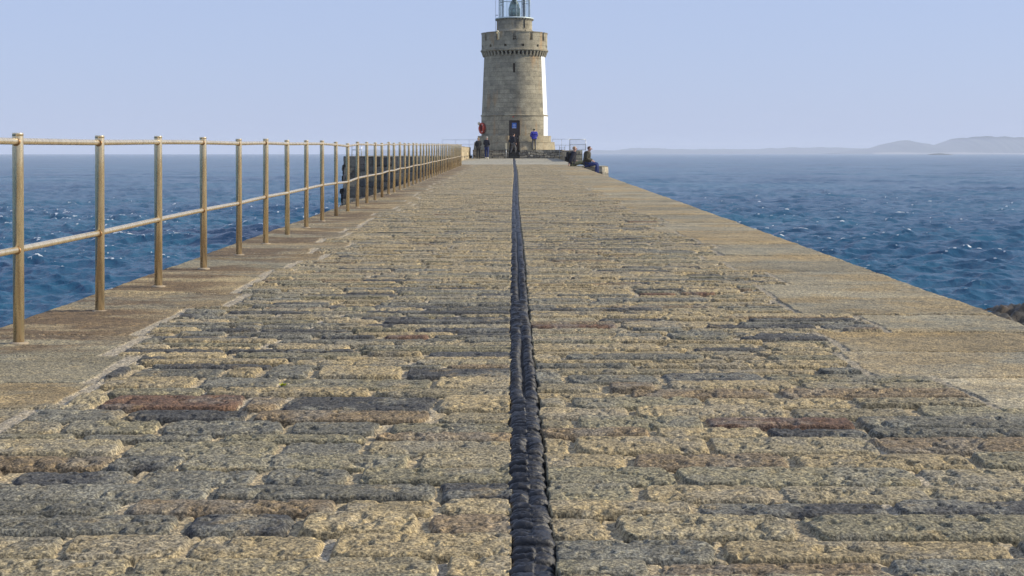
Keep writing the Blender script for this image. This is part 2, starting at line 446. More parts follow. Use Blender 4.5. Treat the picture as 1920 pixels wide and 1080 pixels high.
CR = Courses(5, Zof(1088), 84, 0, 4.5, (0.10, 0.175), (0.28, 1.0), expl(RIGHT_ROWS, True))
CB = Courses(9, -12, Zof(1088), 0, 4.5, (0.14, 0.24), (0.25, 0.85))
# coping slabs: (joint positions, inner edge)
def slabs(seed, lo, hi, first):
    r = np.random.default_rng(seed); ys = [-12.0]; ed = []
    while ys[-1] < first[0][0] - 1.2: ys.append(ys[-1] + r.uniform(0.7, 1.1)); ed.append(r.uniform(lo, hi))
    ys.append(first[0][0]); ed.append(r.uniform(lo, hi))
    for a, b, e in first: ys.append(b); ed.append(e)
    while ys[-1] < 130: ys.append(ys[-1] + r.uniform(0.6, 1.25)); ed.append(r.uniform(lo, hi))
    return np.array(ys), np.array(ed), r.random((len(ed), 6))
SLL = slabs(21, 1.66, 2.08, [(3.3, 4.3, 2.05), (4.3, 4.9, 1.98), (4.9, 5.6, 1.86), (5.6, 6.2, 1.78), (6.2, 7.0, 1.84), (7.0, 7.75, 1.98), (7.75, 9.05, 2.04), (9.05, 10.0, 1.82), (10.0, 11.2, 1.92)])
SLR = slabs(22, 1.68, 2.14, [(3.3, 4.3, 2.1), (4.3, 5.0, 2.15), (5.0, 5.55, 2.02), (5.55, 6.35, 1.90), (6.35, 7.15, 1.64), (7.15, 7.9, 1.70), (7.9, 8.7, 2.12), (8.7, 9.6, 1.78), (9.6, 10.6, 1.80)])
SLC_L = np.array([[0.35, 0.285, 0.175], [0.315, 0.255, 0.16], [0.29, 0.235, 0.15], [0.27, 0.245, 0.18], [0.33, 0.26, 0.155]])
SLC_R = np.array([[0.35, 0.295, 0.195], [0.33, 0.30, 0.225], [0.345, 0.28, 0.175], [0.30, 0.27, 0.20], [0.38, 0.34, 0.255]])

def joint_x(Y):
    w = 0.124 + 0.012 * sstep(10, 40, Y)
    x0 = -0.006 + 0.012 * sstep(8, 16, Y) + 0.11 * sstep(18, 62, Y) + 0.05 * sstep(70, 112, Y)
    return x0, w
def edgeL(Y): return -2.93 - 0.0 * Y - 0.45 * sstep(74, 82, Y) + 0 * Y
def edgeR(Y): return 2.93 + 0.0075 * np.maximum(Y, 0)

def deck(X, Y, detail=1.0):
    """height above the deck plane and base colour"""
    x0, w = joint_x(Y)
    mL = X < x0 + w / 2
    U = np.where(mL, x0 - X, X - x0 - w)
    U = U + 0.006 + 0.008 * (vnoise(Y * 9, X * 0 + 3) - 0.5) + np.where(U < 0.25, 0.014 * (vnoise(Y * 16, X * 0 + 40 * mL) - 0.5), 0)
    wx = 0.05 * (fbm(X * 3.1 + 5, Y * 3.1, 2) - 0.5) + 0.014 * (fbm(X * 17, Y * 17 + 9, 2) - 0.5)
    wy = 0.045 * (fbm(X * 0.8 + 40, Y * 2.0 + 7, 2) - 0.5) + 0.012 * (fbm(X * 9 + 3, Y * 12, 2) - 0.5)
    Yw = Y + wy
    res = {}
    h = np.zeros(X.shape); colr = np.zeros(X.shape + (3,))
    d = np.zeros(X.shape); rr = np.zeros(X.shape + (8,)); cid = np.full(X.shape, -1)
    pyn = np.zeros(X.shape); row = np.zeros(X.shape + (4,)); gyd_ = np.zeros(X.shape)
    for C, msk in ((CL, mL & (Yw >= CL.cy[0])), (CR, ~mL & (Yw >= CR.cy[0])), (CB, Yw < CL.cy[0])):
        if not msk.any(): continue
        u = U[msk] + wx[msk] * np.clip(U[msk] * 4, 0, 1); y = Yw[msk]
        c, k, a, b, e, f = C.eval(u, y)
        r_ = C.rnd[c, k]
        gx = 0.006 + 0.020 * r_[:, 0] ** 1.6; gy = 0.004 + 0.006 * r_[:, 1]
        gyd_[msk] = sstep(0.0, 0.02, np.minimum(a, b) - gx)
        dd = rbox(np.where(k == 0, a + 0.02, a - gx), b - gx, e - gy, f - gy, 0.03 + 0.04 * r_[:, 2])
        d[msk] = dd; rr[msk] = r_; cid[msk] = C.cid[c, k]; row[msk] = C.rowrnd[c]
        pyn[msk] = (e - f) / (e + f)
    # slabs
    iL = np.clip(np.searchsorted(SLL[0], Y + 0.03 * (vnoise(X * 2, Y) - .5), 'right') - 1, 0, len(SLL[1]) - 1)
    iR = np.clip(np.searchsorted(SLR[0], Y + 0.03 * (vnoise(X * 2, Y) - .5), 'right') - 1, 0, len(SLR[1]) - 1)
    ed = np.where(mL, SLL[1][iL], SLR[1][iR]) + 0.03 * (fbm(Y * 5, X * 0 + 2, 2) - 0.5) + 0.05 * (fbm(Y * 1.6, X * 0 + 22 + 30 * mL, 2) - 0.5)
    aX = np.abs(X)
    dsl = aX - ed                        # > 0 on the slab
    lo = np.where(mL, SLL[0][iL], SLR[0][iR]); hi = np.where(mL, SLL[0][iL + 1], SLR[0][iR + 1])
    sj = np.minimum(Y - lo, hi - Y)
    srn = np.where(mL[..., None], SLL[2][iL], SLR[2][iR])
    # stone profile
    d2 = np.minimum(d, -dsl - 0.022)
    rw = 0.009 + 0.017 * rr[..., 3]
    s = np.clip(d2 / rw, 0, 1); gyd = gyd_
    rough = (fbm(X * 5, Y * 12, 2) - 0.5) * 0.005 + (fbm(X * 45 + 3, Y * 60, 3) - 0.5) * 0.009 * detail
    pit = np.clip(fbm(X * 24 + 9, Y * 24 + 4, 3) - 0.58, 0, 1) * 0.06 * detail
    H = 0.021 + 0.010 * rr[..., 4]
    stone = -0.024 + H * (1 - (1 - s) ** 2.6) ** 0.62 + 0.004 * (1 - pyn ** 2) + rough * (0.15 + 0.85 * s * s) - pit * s
    stone = stone + (rr[..., 5] - 0.5) * 0.010 * s * pyn + (rr[..., 7] - 0.5) * 0.008 * np.clip(s * 2, 0, 1)
    mort = -0.011 - 0.034 * (gyd) + (fbm(X * 30, Y * 30 + 50, 2) - 0.5) * 0.012 + 0.010 * (fbm(X * 2.2, Y * 2.2 + 70, 2) - 0.5)
    isst = (stone > mort) & (d2 > 0)
    zc = np.where(isst, stone, mort)
    # colours of the setts
    dist_dark = 0.13 + 0.14 * mL * (Y < 10) + 0.25 * np.exp(-((Y - 8.2) / 0.7) ** 2) + 0.20 * (row[..., 0] > 0.85) * (Y > 6)
    q = rr[..., 6]
    pick = np.where(q < dist_dark, np.where(rr[..., 7] < 0.5, 4, 3),
           np.where(q < dist_dark + 0.14, 2, np.where(q < dist_dark + 0.30, 1, np.where(q < dist_dark + 0.335, 5,
           np.where(q > 0.992, 6, np.where(q > 0.90, 7, 0))))))
    pick = np.where(cid >= 0, cid, pick)
    cst = PAL[pick] * (0.86 + 0.28 * rr[..., 5:6])
    cst = cst * np.array([0.79, 0.755, 0.685])
    # mottling inside a stone
    mo = fbm(X * 6.5 + 31, Y * 6.5 + 8, 4)
    k = sstep(0.5, 0.66, mo)[..., None] * 0.40
    cst = cst * (1 - k) + k * np.where((pick >= 3)[..., None] & (pick <= 4)[..., None], np.array([0.27, 0.26, 0.21]), np.array([0.22, 0.21, 0.18]))
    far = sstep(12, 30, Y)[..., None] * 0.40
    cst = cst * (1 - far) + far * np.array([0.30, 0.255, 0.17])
    pale = np.exp(-(dsl + 0.0) ** 2 / 0.004)
    cm = np.array([0.355, 0.29, 0.185]) * (1 - pale[..., None]) + pale[..., None] * np.array([0.44, 0.39, 0.31])
    silt_shade = (gyd * (1 - pale) * 0.9)[..., None]; cm = cm * (1 - silt_shade) + silt_shade * np.array([0.105, 0.085, 0.055])  # bed joints darkened in the colour: silt plus painted shade between courses
    spot = sstep(0.60, 0.7, fbm(X * 1.7 + 90, Y * 1.7, 3))[..., None] * 0.6
    cm = cm * (1 - spot) + spot * np.array([0.44, 0.39, 0.31])
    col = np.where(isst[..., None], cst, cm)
    # slabs
    zs = -0.004 + (fbm(X * 26, Y * 26, 3) - 0.5) * 0.010 * detail + (srn[..., 1] - 0.5) * 0.008 + (fbm(X * 3, Y * 3, 2) - .5) * 0.012
    jw = (0.007 + 0.009 * srn[..., 2]) * (1 + 0.8 * (vnoise(X * 7, Y * 2) - .5))
    zs = np.where(sj < jw, zs - 0.016, zs)
    cs = np.where(mL[..., None], SLC_L[(srn[..., 0] * 4.999).astype(int)], SLC_R[(srn[..., 0] * 4.999).astype(int)])
    ml_ = fbm(X * 2.4 + 13, Y * 4.5, 5)[..., None]; cs = cs * (0.62 + 0.76 * ml_) * (0.84 + 0.32 * srn[..., 3:4])
    gs = sstep(0.55, 0.68, fbm(X * 1.2 + 71, Y * 2.6 + 5, 4))[..., None] * 0.5; cs = cs * (1 - gs) + gs * np.array([0.235, 0.235, 0.20])
    st = fbm(X * 1.3 + 3, Y * 0.8, 4)
    # dark brown algae where the posts drip, gold lichen on the right
    br = np.clip(np.exp(-((X + 2.62) / 0.62) ** 2) * sstep(0.36, 0.56, fbm(X * 1.1 + 3, Y * 3.2, 4)) * 1.1, 0, 0.8) * mL
    br = br * (Y > 7)
    cs = cs * (1 - br[..., None]) + br[..., None] * np.array([0.145, 0.098, 0.060])
    gd = (sstep(0.5, 0.66, fbm(X * 1.1 + 60, Y * 1.9, 4)) * 0.40 * (~mL))[..., None]
    cs = cs * (1 - gd) + gd * np.array([0.40, 0.28, 0.12])
    cs = cs * np.array([0.88, 0.86, 0.80])
    cs = np.where((sj < jw)[..., None], np.where(mL[..., None], np.array([0.37, 0.33, 0.26]), np.array([0.13, 0.105, 0.075])), cs)
    bw_ = 0.026 + 0.045 * vnoise(X * 0 + 3, Y * 3.3) * mL
    onslab = (dsl > bw_)
    band = (dsl > -0.022) & ~onslab
    z = np.where(onslab, zs, np.where(band, -0.010 + (fbm(X * 30, Y * 30, 2) - .5) * 0.008, zc))
    col = np.where(onslab[..., None], cs, np.where(band[..., None], np.where(mL[..., None], np.array([0.36, 0.315, 0.24]), np.array([0.31, 0.27, 0.20])), col))
    # centre groove
    g = U < -0.0
    z = np.where(g, -0.075, z); col = np.where(g[..., None], np.array([0.05, 0.05, 0.05]), col)
    # concrete at the pier head
    t = sstep(76.0, 79.0, Y + 3 * (fbm(X * .8, Y * .3, 2) - .5)); t = np.where(g & (Y < 112), 0, t)
    cc = np.array([0.335, 0.315, 0.255]) * (0.8 + 0.4 * fbm(X * .7, Y * .25, 3))[..., None]
    z = z * (1 - t) + t * (fbm(X * 3, Y * 3, 2) - .5) * 0.01; col = col * (1 - t[..., None]) + t[..., None] * cc
    return z, col

def deck_band(ys, ncol, detail):
    ys = np.asarray(ys); v = np.linspace(0, 1, ncol)
    Y = np.repeat(ys[:, None], ncol, 1)
    L = edgeL(Y); Rr = edgeR(Y)
    X = L + (Rr - L) * v[None, :]
    z, col = deck(X, Y, detail)
    de = np.minimum(X - L, Rr - X)
    z = z - 0.035 * (1 - np.sqrt(1 - (1 - np.clip(de / 0.04, 0, 1)) ** 2))
    Z = z + SLOPE * Y
    # outer walls, two extra columns a side
    wob = 0.02 * (fbm(Y[:, :1] * 4, Y[:, :1] * 0, 3) - .5)
    def col_at(x, zz): return np.stack([x, Y[:, :1], zz + 0 * x], -1)
    P = np.stack([X + 0 * X, Y, Z], -1)
    P[:, :1, 0] += wob; P[:, -1:, 0] += wob
    Lw = L[:, :1] + wob; Rw = Rr[:, :1] + wob
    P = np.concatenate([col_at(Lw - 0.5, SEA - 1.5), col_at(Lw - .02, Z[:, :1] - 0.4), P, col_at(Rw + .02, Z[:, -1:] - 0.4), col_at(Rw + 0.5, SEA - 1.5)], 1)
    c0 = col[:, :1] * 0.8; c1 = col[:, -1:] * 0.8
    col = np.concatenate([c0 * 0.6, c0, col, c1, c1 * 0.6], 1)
    return P, col
ys = [-11.0]
while ys[-1] < 2.4: ys.append(ys[-1] + 0.05)
o1 = deck_band(ys + [2.4], 320, 0.5)
ys = [2.4]
while ys[-1] < 11: ys.append(ys[-1] + max(0.0042, 0.00017 * ys[-1] ** 2))
o2 = deck_band(ys, 1180, 1.0)
e = ys[-1]; ys = [e]
while ys[-1] < 30: ys.append(ys[-1] + 0.028)
o3 = deck_band(ys, 560, 1.0)
e = ys[-1]; ys = [e]
while ys[-1] < 120: ys.append(ys[-1] + (0.055 if ys[-1] < 80 else 0.3))
o4 = deck_band(ys, 180, 1.0)
def join_grids(bands, name):
    """bands of different column counts joined into ONE mesh"""
    V, Q, Cc, off = [], [], [], 0
    for P, col in bands:
        n, m = P.shape[:2]; i = np.arange(n * m).reshape(n, m) + off
        Q.append(np.stack([i[:-1, :-1], i[:-1, 1:], i[1:, 1:], i[1:, :-1]], -1).reshape(-1, 4))
        V.append(P.reshape(-1, 3)); Cc.append(col.reshape(-1, 3)); off += n * m
    V = np.concatenate(V); q = np.concatenate(Q); c = np.concatenate(Cc); k = len(q)
    me = bpy.data.meshes.new(name)
    me.vertices.add(len(V)); me.vertices.foreach_set('co', V.reshape(-1).astype(np.float32))
    me.loops.add(k * 4); me.loops.foreach_set('vertex_index', q.reshape(-1).astype(np.int32))
    me.polygons.add(k); me.polygons.foreach_set('loop_start', np.arange(0, 4 * k, 4, dtype=np.int32))
    me.polygons.foreach_set('use_smooth', np.full(k, True))
    at = me.attributes.new('Col', 'FLOAT_COLOR', 'POINT')
    cc = np.ones((len(V), 4), np.float32); cc[:, :3] = c; at.data.foreach_set('color', cc.reshape(-1))
    me.update(calc_edges=True); return me
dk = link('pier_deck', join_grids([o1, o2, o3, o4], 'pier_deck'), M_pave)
tag(dk, kind='structure')

# black seam of bitumen: two lumpy columns of pressed folds
def seam():
    ys = [2.2]
    while ys[-1] < 113: ys.append(ys[-1] + max(0.0045, 0.00012 * ys[-1] ** 2 if ys[-1] < 20 else 0.05))
    ys = np.array(ys); m = 34
    v = np.linspace(-1, 1, m); Y = np.repeat(ys[:, None], m, 1); V = np.repeat(v[None, :], len(ys), 0)
    x0, w = joint_x(Y)
    two = 1 - sstep(0.50, 0.62, fbm(Y * 1.3 + 7, Y * 0, 2))      # where the two columns merge into one
    side = (V > 0.04)
    ph = Y / 0.040 + 1.5 * fbm(Y * 6, side * 30.0, 3) * 3 + np.where(side, 0.37, 0) * two
    vc = np.where(side, (V - 0.52) / 0.48, (V + 0.48) / 0.52)
    ph = ph - 0.35 * (vc ** 2) * two - 0.35 * (V ** 2) * (1 - two)
    id_ = np.floor(ph); fr = ph - id_
    amp = 0.55 + 0.9 * vnoise(id_ * 3.7, side * 11.0 + 2)
    ridge = np.abs(np.sin(fr * np.pi)) ** 0.55
    prof2 = np.sqrt(np.clip(1 - np.abs(vc) ** 2.4, 0, 1)); prof1 = np.sqrt(np.clip(1 - np.abs(V) ** 3.5, 0, 1))
    prof = prof2 * two + prof1 * (1 - two)
    edge = np.sqrt(np.clip(1 - np.abs(V) ** 6, 0, 1))
    h = -0.057 + 0.032 * edge + 0.020 * prof + 0.019 * amp * ridge * np.clip(prof, .2, 1) + 0.012 * (fbm(V * 3 + 2 * side, Y * 75, 3) - .5) + 0.004 * (fbm(V * 14, Y * 160, 2) - .5)
    wv = 1 + 0.10 * (vnoise(id_ * 1.9 + 5, side * 9.0) - 0.5) * 2
    X = x0 + w / 2 - 0.004 + V * (w / 2 + 0.004) * wv + 0.012 * (fbm(Y * 2.2, Y * 0 + 8, 2) - .5)
    P = np.stack([X, Y - 0.010 * ridge * amp * prof, h + SLOPE * Y], -1)
    return grid_mesh('bitumen_seam', P)
tag(link('bitumen_seam', seam(), M_bit), 'lumpy black bitumen seam running straight down the middle of the stone pier', 'joint seam')

# ------------------------------------------------------------------ sea
def sea():
    r = np.random.default_rng(4)
    K = 120
    lam = 0.45 * (9.5 / 0.45) ** r.random(K); kk = 2 * np.pi / lam
    th = R(250) + r.normal(0, 0.62, K)
    dx = np.cos(th); dy = np.sin(th); ph = r.random(K) * 6.28
    amp = 0.053 / kk * (0.6 + 0.8 * r.random(K)) * np.where(lam > 4, 0.45, np.where(lam > 2.5, 0.75, 1.05))
    def patch(rs, th0, th1, nth, full=True):
        rs = np.asarray(rs); T = np.linspace(th0, th1, nth)
        Rr = np.repeat(rs[:, None], nth, 1); TT = np.repeat(T[None], len(rs), 0)
        X = Rr * np.sin(TT); Y = Rr * np.cos(TT)
        dr = np.gradient(rs)[:, None]
        Z = np.zeros_like(X); DX = np.zeros_like(X); DY = np.zeros_like(X); J = np.zeros_like(X)
        gust = 0.7 + 0.6 * fbm(X * 0.015 + 50, Y * 0.015 + 50, 3)
        for i in range(K):
            att = np.clip((lam[i] / dr - 0.35) / 0.6, 0, 1) * np.clip((lam[i] / (Rr * (th1 - th0) / nth) - 1.0), 0, 1)
            a = amp[i] * att
            f = kk[i] * (dx[i] * X + dy[i] * Y) + ph[i]
            c = np.cos(f); s_ = np.sin(f)
            Z += a * c; DX -= a * dx[i] * s_ * 0.9; DY -= a * dy[i] * s_ * 0.9; J += a * kk[i] * c
        Z *= gust; J *= gust
        foam = (1 - 0.6 * sstep(80, 300, Rr)) * sstep(0.80, 1.12, J * (0.7 + 0.75 * fbm(X * 0.10 + 20, Y * 0.10, 3)))
        Pz = SEA + Z - (Rr / 6371000) * Rr / 2
        return np.stack([X + DX, Y + DY, Pz], -1), foam
    rs = [30.0]
    while rs[-1] < 9600: rs.append(rs[-1] + max(0.14, 0.000026 * rs[-1] ** 2 if rs[-1] < 1200 else 0.04 * rs[-1]))
    P, F = patch(rs, R(-27), R(27), 900)
    rc = [0.5]
    while rc[-1] < 9600: rc.append(rc[-1] * 1.03 + 0.25)
    P2, F2 = patch(rc, R(26.9), R(333.1), 420)
    rn = np.linspace(0.5, 30.05, 60)
    P3, F3 = patch(rn, R(-27), R(27), 120)
    bands = [(a, np.stack([f, f, f], -1)) for a, f in ((P, F), (P2, F2), (P3, F3))]
    me = join_grids(bands, 'sea')
    me.attributes.remove(me.attributes['Col'])
    at = me.attributes.new('foam', 'FLOAT', 'POINT')
    at.data.foreach_set('value', np.concatenate([F.ravel(), F2.ravel(), F3.ravel()]).astype(np.float32))
    return me
tag(link('sea', sea(), M_water), kind='structure')
# sea bed, so that nothing is see-through at the far rim
# ------------------------------------------------------------------ islands in the haze
M_isl = plain('island_heath', (0.035, 0.045, 0.03), 0.95, var=0.4, scale=0.01)
M_beach = plain('pale_sand', (0.30, 0.27, 0.22), 0.9, var=0.2, scale=0.02)
def island(name, D, prof, depth, seed, mat=M_isl):
    """prof: (photo x, photo y of the skyline) at distance D; a real hill with depth"""
    px = np.array([p[0] for p in prof], float); hy = np.array([p[1] for p in prof], float)
    n, m = 220, 26
    u = np.linspace(px[0], px[-1], n); ht = np.interp(u, px, hy)
    H = (285 - ht) / 2668 * D + 1.03 + D * D / 2 / 6371000
    H = H * (1 + 0.38 * (fbm(u * 0.045, u * 0 + seed, 3) - .5) + 0.30 * (fbm(u * 0.22, u * 0 + seed + 9, 3) - .5))
    X = (u - 958) / 2668 * D
    v = np.linspace(-1, 1, m)
    b = np.clip(1 - np.abs(v) ** 2.0, 0, 1) ** 0.7
    base = SEA - 6 - D * D / 2 / 6371000
    XX = np.repeat(X[:, None], m, 1); YY = D + depth * v[None, :] + 0 * XX
    Z = base + (H[:, None] - base) * b[None] * (1 + 0.06 * (fbm(XX * .01, YY * .01 + seed, 4) - .5))
    P = np.stack([XX, YY, Z], -1)
    return tag(link(name, grid_mesh(name, P), mat), kind='structure')
island('island_hills', 7400, [(1560, 289), (1600, 284), (1640, 279), (1665, 272), (1690, 266.5), (1702, 266.5), (1720, 270), (1745, 274), (1765, 271), (1785, 264), (1810, 260), (1850, 259.5), (1890, 261), (1925, 262.5), (1990, 259), (2060, 268), (2150, 282), (2200, 291)], 500, 3)
island('island_ridge', 8600, [(1100, 287), (1118, 283), (1150, 283.5), (1175, 280.5), (1190, 278), (1205, 279.5), (1250, 281), (1300, 282), (1345, 281), (1400, 281), (1455, 280), (1480, 278.5), (1530, 278.5), (1600, 280), (1660, 280), (1800, 281), (2000, 283), (2100, 288)], 400, 8)
island('sand_spit', 7000, [(1630, 288), (1680, 286.2), (1750, 285.8), (1850, 286), (1950, 286.2), (2050, 288)], 120, 12, M_beach)
island('islet', 3600, [(1740, 291), (1750, 288.8), (1762, 288), (1775, 289.4), (1785, 291)], 20, 14)
island('far_islet', 8000, [(672, 287), (685, 283), (700, 281.2), (712, 282.5), (740, 283), (780, 284), (830, 284), (850, 287)], 90, 15)

# reef below the pier on the right
def reef():
    n, m = 150, 190
    X = np.linspace(15.5, 42, m)[None] + np.zeros((n, 1)); Y = np.linspace(40, 68, n)[:, None] + np.zeros((1, m))
    msk = np.clip(1 - ((X - 30) / 14.3) ** 2, 0, 1) * np.clip(1 - ((Y - 51) / 9) ** 2, 0, 1)
    f = fbm(X * 0.45, Y * 0.45, 5); g = fbm(X * 2.2, Y * 2.2, 5)
    Z = SEA - 0.9 + 2.3 * msk ** 0.4 * (0.3 + f) + (g - .5) * 0.9
    k = sstep(0.4, 0.65, fbm(X * 1.4 + 8, Y * 1.4, 4))[..., None]
    c = np.array([0.030, 0.026, 0.016]) * (1 - k) + k * np.array([0.085, 0.055, 0.028])
    P = np.stack([X, Y, Z], -1)
    return grid_mesh('reef', P, attrs={'Col': c})
tag(link('reef', reef(), M_weed), kind='structure')

# ------------------------------------------------------------------ masonry walls (coursed rubble)
def rubble_face(seed, p0, p1, z0, z1, rh=(0.22, 0.5), ln=(0.25, 0.9), relief=0.08, step=0.05, cols=None, batter=0.0, warp=0.14):
    """returns a (n,m) grid for a wall face running p0 -> p1 (xy), outward normal to the right of travel"""
    p0 = np.array(p0, float); p1 = np.array(p1, float); L = np.linalg.norm(p1 - p0); t = (p1 - p0) / L
    nrm = np.array([t[1], -t[0]])
    C = Courses(seed, z0, z1 + 1, 0, L + 1, rh, ln)
    m = max(int(L / step), 2); n = max(int((z1 - z0) / step), 2)
    U, Z = np.meshgrid(np.linspace(0, L, m), np.linspace(z0, z1, n))
    Uw = U + warp * (fbm(U * 1.7, Z * 1.7, 3) - .5); Zw = Z + warp * (fbm(U * 1.3 + 9, Z * 1.3, 3) - .5)
    c, k, a, b, e, f = C.eval(Uw, np.clip(Zw, z0, z1 + .5))
    d = rbox(a, b, e, f, 0.08); r_ = C.rnd[c, k]
    s = np.clip(d / 0.07, 0, 1)
    D = relief * (np.sqrt(1 - (1 - s) ** 2) * (0.5 + r_[..., 0])) + 0.04 * (fbm(U * 6, Z * 6, 4) - .5) - relief
    D = D + batter * (z1 - Z)
    pal = np.array(cols)
    col = pal[(r_[..., 1] * (len(pal) - 0.001)).astype(int)] * (0.75 + 0.5 * r_[..., 2:3])
    col = np.where((s < 0.25)[..., None], np.array([0.11, 0.095, 0.075]), col)
    X = p0[0] + t[0] * U + nrm[0] * D; Y = p0[1] + t[1] * U + nrm[1] * D
    return np.stack([X, Y, Z], -1), col
DARKC = [(0.095, 0.085, 0.065), (0.15, 0.13, 0.10), (0.20, 0.17, 0.12), (0.36, 0.28, 0.18), (0.09, 0.085, 0.075), (0.13, 0.11, 0.08), (0.25, 0.20, 0.15), (0.17, 0.145, 0.105)]
GREYC = [(0.32, 0.285, 0.21), (0.42, 0.36, 0.25), (0.23, 0.21, 0.165), (0.48, 0.42, 0.30), (0.24, 0.22, 0.175)]
TANC = [(0.42, 0.345, 0.22), (0.46, 0.385, 0.25), (0.39, 0.325, 0.21)]

def wall_block(name, seed, x0, x1, y0, y1, z0, z1, cols, label, cat, top=(0.3, 0.28, 0.22), faces='fblr', batter=0.0, **kw):
    """a solid rectangular masonry mass: rubble faces and a rough top in one mesh"""
    bands = []
    co = {'f': ((x0, y0), (x1, y0)), 'r': ((x1, y0), (x1, y1)), 'b': ((x1, y1), (x0, y1)), 'l': ((x0, y1), (x0, y0))}
    for i, f in enumerate(faces):
        bands.append(rubble_face(seed + i, *co[f], z0, z1, cols=cols, batter=batter, **kw))
    n = max(int((y1 - y0) / 0.25), 3); m = max(int((x1 - x0) / 0.25), 3)
    X, Y = np.meshgrid(np.linspace(x0 - .01, x1 + .01, m), np.linspace(y0 - .01, y1 + .01, n))
    Z = z1 + 0.05 * (fbm(X * 2, Y * 2, 3) - .5)
    P = np.stack([X, Y, Z], -1)
    c = np.zeros(X.shape + (3,)) + np.array(top) * (0.7 + 0.6 * fbm(X, Y, 3))[..., None]
    bands.append((P, c))
    o = link(name, join_grids(bands, name), M_rubble)
    return tag(o, label, cat)
wall_block('breakwater_bastion', 31, -11.9, -3.42, 101, 124, SEA - 1.5, 0.72, DARKC,
           'dark weathered stone bastion rising from the sea behind the railing', 'bastion', batter=0.06, faces='fblr', rh=(0.3, 0.75), ln=(0.4, 1.3), relief=0.22, step=0.06, warp=0.4)
wall_block('parapet_wall', 41, -3.72, -3.36, 96, 118.5, 0.35, 1.42, TANC,
           'low tan stone parapet between the last railing post and the lighthouse', 'parapet wall', rh=(0.25, 0.4), relief=0.02, faces='frlb', step=0.08, top=(0.40, 0.34, 0.24))
def buttress():
    kw = dict(cols=GREYC, relief=0.02, rh=(0.3, 0.45), ln=(0.5, 1.2), batter=0.12, step=0.06)
    pts = [(3.30, 69.6), (4.45, 69.6), (4.78, 70.25), (4.82, 73.2), (3.30, 73.2), (3.30, 69.6)]
    b = [rubble_face(51 + i, pts[i], pts[i + 1], SEA - 1.5, 0.33, **kw) for i in range(5)]
    Y, T = np.meshgrid(np.linspace(69.58, 73.2, 20), np.linspace(0, 1, 10), indexing='ij')
    xr = np.minimum(4.80, 4.45 + np.maximum(Y - 69.6, 0) * 0.5); X = 3.28 + (xr - 3.28) * T
    c = np.zeros(X.shape + (3,)) + np.array([0.38, 0.35, 0.24]) * (0.7 + 0.6 * fbm(X * 2, Y * 2, 3))[..., None]
    b.append((np.stack([X, Y, 0.33 + 0.03 * (fbm(X * 3, Y * 3, 2) - .5)], -1), c))
    return join_grids(b, 'edge_buttress')
tag(link('edge_buttress', buttress(), M_rubble), 'squat stone buttress on the pier edge beside the seated man in blue jeans', 'buttress')

# ------------------------------------------------------------------ lighthouse
TX, TY = 0.287, 117.7
def zl(y): return EYE + (285 - y) / 22.67
DECKZ = SLOPE * 115
def shell(name, rfun, thick, zs, nth, opened, mat, parent, uvr=2.7, zjit=0):
    """cylindrical wall with real openings: outer and inner skins and the reveals"""
    zs = np.asarray(zs); nz = len(zs)
    V = []; UV = []
    for inner in (0, 1):
        for z in zs:
            r = rfun(z) - (thick if inner else 0)
            for i in range(nth):
                t = 2 * math.pi * i / nth
                V.append((r * math.sin(t), -r * math.cos(t), z)); UV.append((t * uvr, z))
    idx = lambda s, j, i: s * nz * nth + j * nth + (i % nth)
    op = np.zeros((nz - 1, nth), bool)
    for j in range(nz - 1):
        for i in range(nth):
            a = math.degrees(2 * math.pi * (i + 0.5) / nth); a = a - 360 if a > 180 else a
            op[j, i] = opened(a, (zs[j] + zs[j + 1]) / 2)
    F = []
    for j in range(nz - 1):
        for i in range(nth):
            if op[j, i]: continue
            F.append((idx(0, j, i), idx(0, j, i + 1), idx(0, j + 1, i + 1), idx(0, j + 1, i)))
            F.append((idx(1, j, i + 1), idx(1, j, i), idx(1, j + 1, i), idx(1, j + 1, i + 1)))
            if op[j, (i + 1) % nth]: F.append((idx(0, j, i + 1), idx(1, j, i + 1), idx(1, j + 1, i + 1), idx(0, j + 1, i + 1)))
            if op[j, (i - 1) % nth]: F.append((idx(1, j, i), idx(0, j, i), idx(0, j + 1, i), idx(1, j + 1, i)))
            if j == nz - 2 or op[j + 1, i]: F.append((idx(0, j + 1, i), idx(0, j + 1, i + 1), idx(1, j + 1, i + 1), idx(1, j + 1, i)))
            if j == 0 or op[j - 1, i]: F.append((idx(1, j, i), idx(1, j, i + 1), idx(0, j, i + 1), idx(0, j, i)))
    me = poly_mesh(name, V, F)
    uvl = me.uv_layers.new(name='UVMap'); li = np.zeros(len(me.loops), np.int32); me.loops.foreach_get('vertex_index', li)
    UVa = np.array(UV)[li]
    UVa = UVa.reshape(-1, 4, 2); w = UVa[:, :, 0].max(1) - UVa[:, :, 0].min(1) > uvr * 3
    for k in np.where(w)[0]: UVa[k, :, 0] = np.where(UVa[k, :, 0] < uvr, UVa[k, :, 0] + uvr * 2 * math.pi, UVa[k, :, 0])
    uvl.data.foreach_set('uv', UVa.reshape(-1).astype(np.float32))
    me.update()
    return link(name, me, mat, parent)

def lathe_uv(name, prof, mat, parent, seg=72, uvr=2.7):
    V = []; UV = []; F = []
    cum = 0
    for j, (r, z) in enumerate(prof):
        if j: cum += math.hypot(r - prof[j - 1][0], z - prof[j - 1][1])
        for i in range(seg + 1):
            t = 2 * math.pi * i / seg
            V.append((r * math.sin(t), -r * math.cos(t), z)); UV.append((t * uvr, prof[0][1] + cum))
    for j in range(len(prof) - 1):
        for i in range(seg):
            a = j * (seg + 1) + i; F.append((a, a + 1, a + seg + 2, a + seg + 1))
    return link(name, poly_mesh(name, V, F, UV), mat, parent)

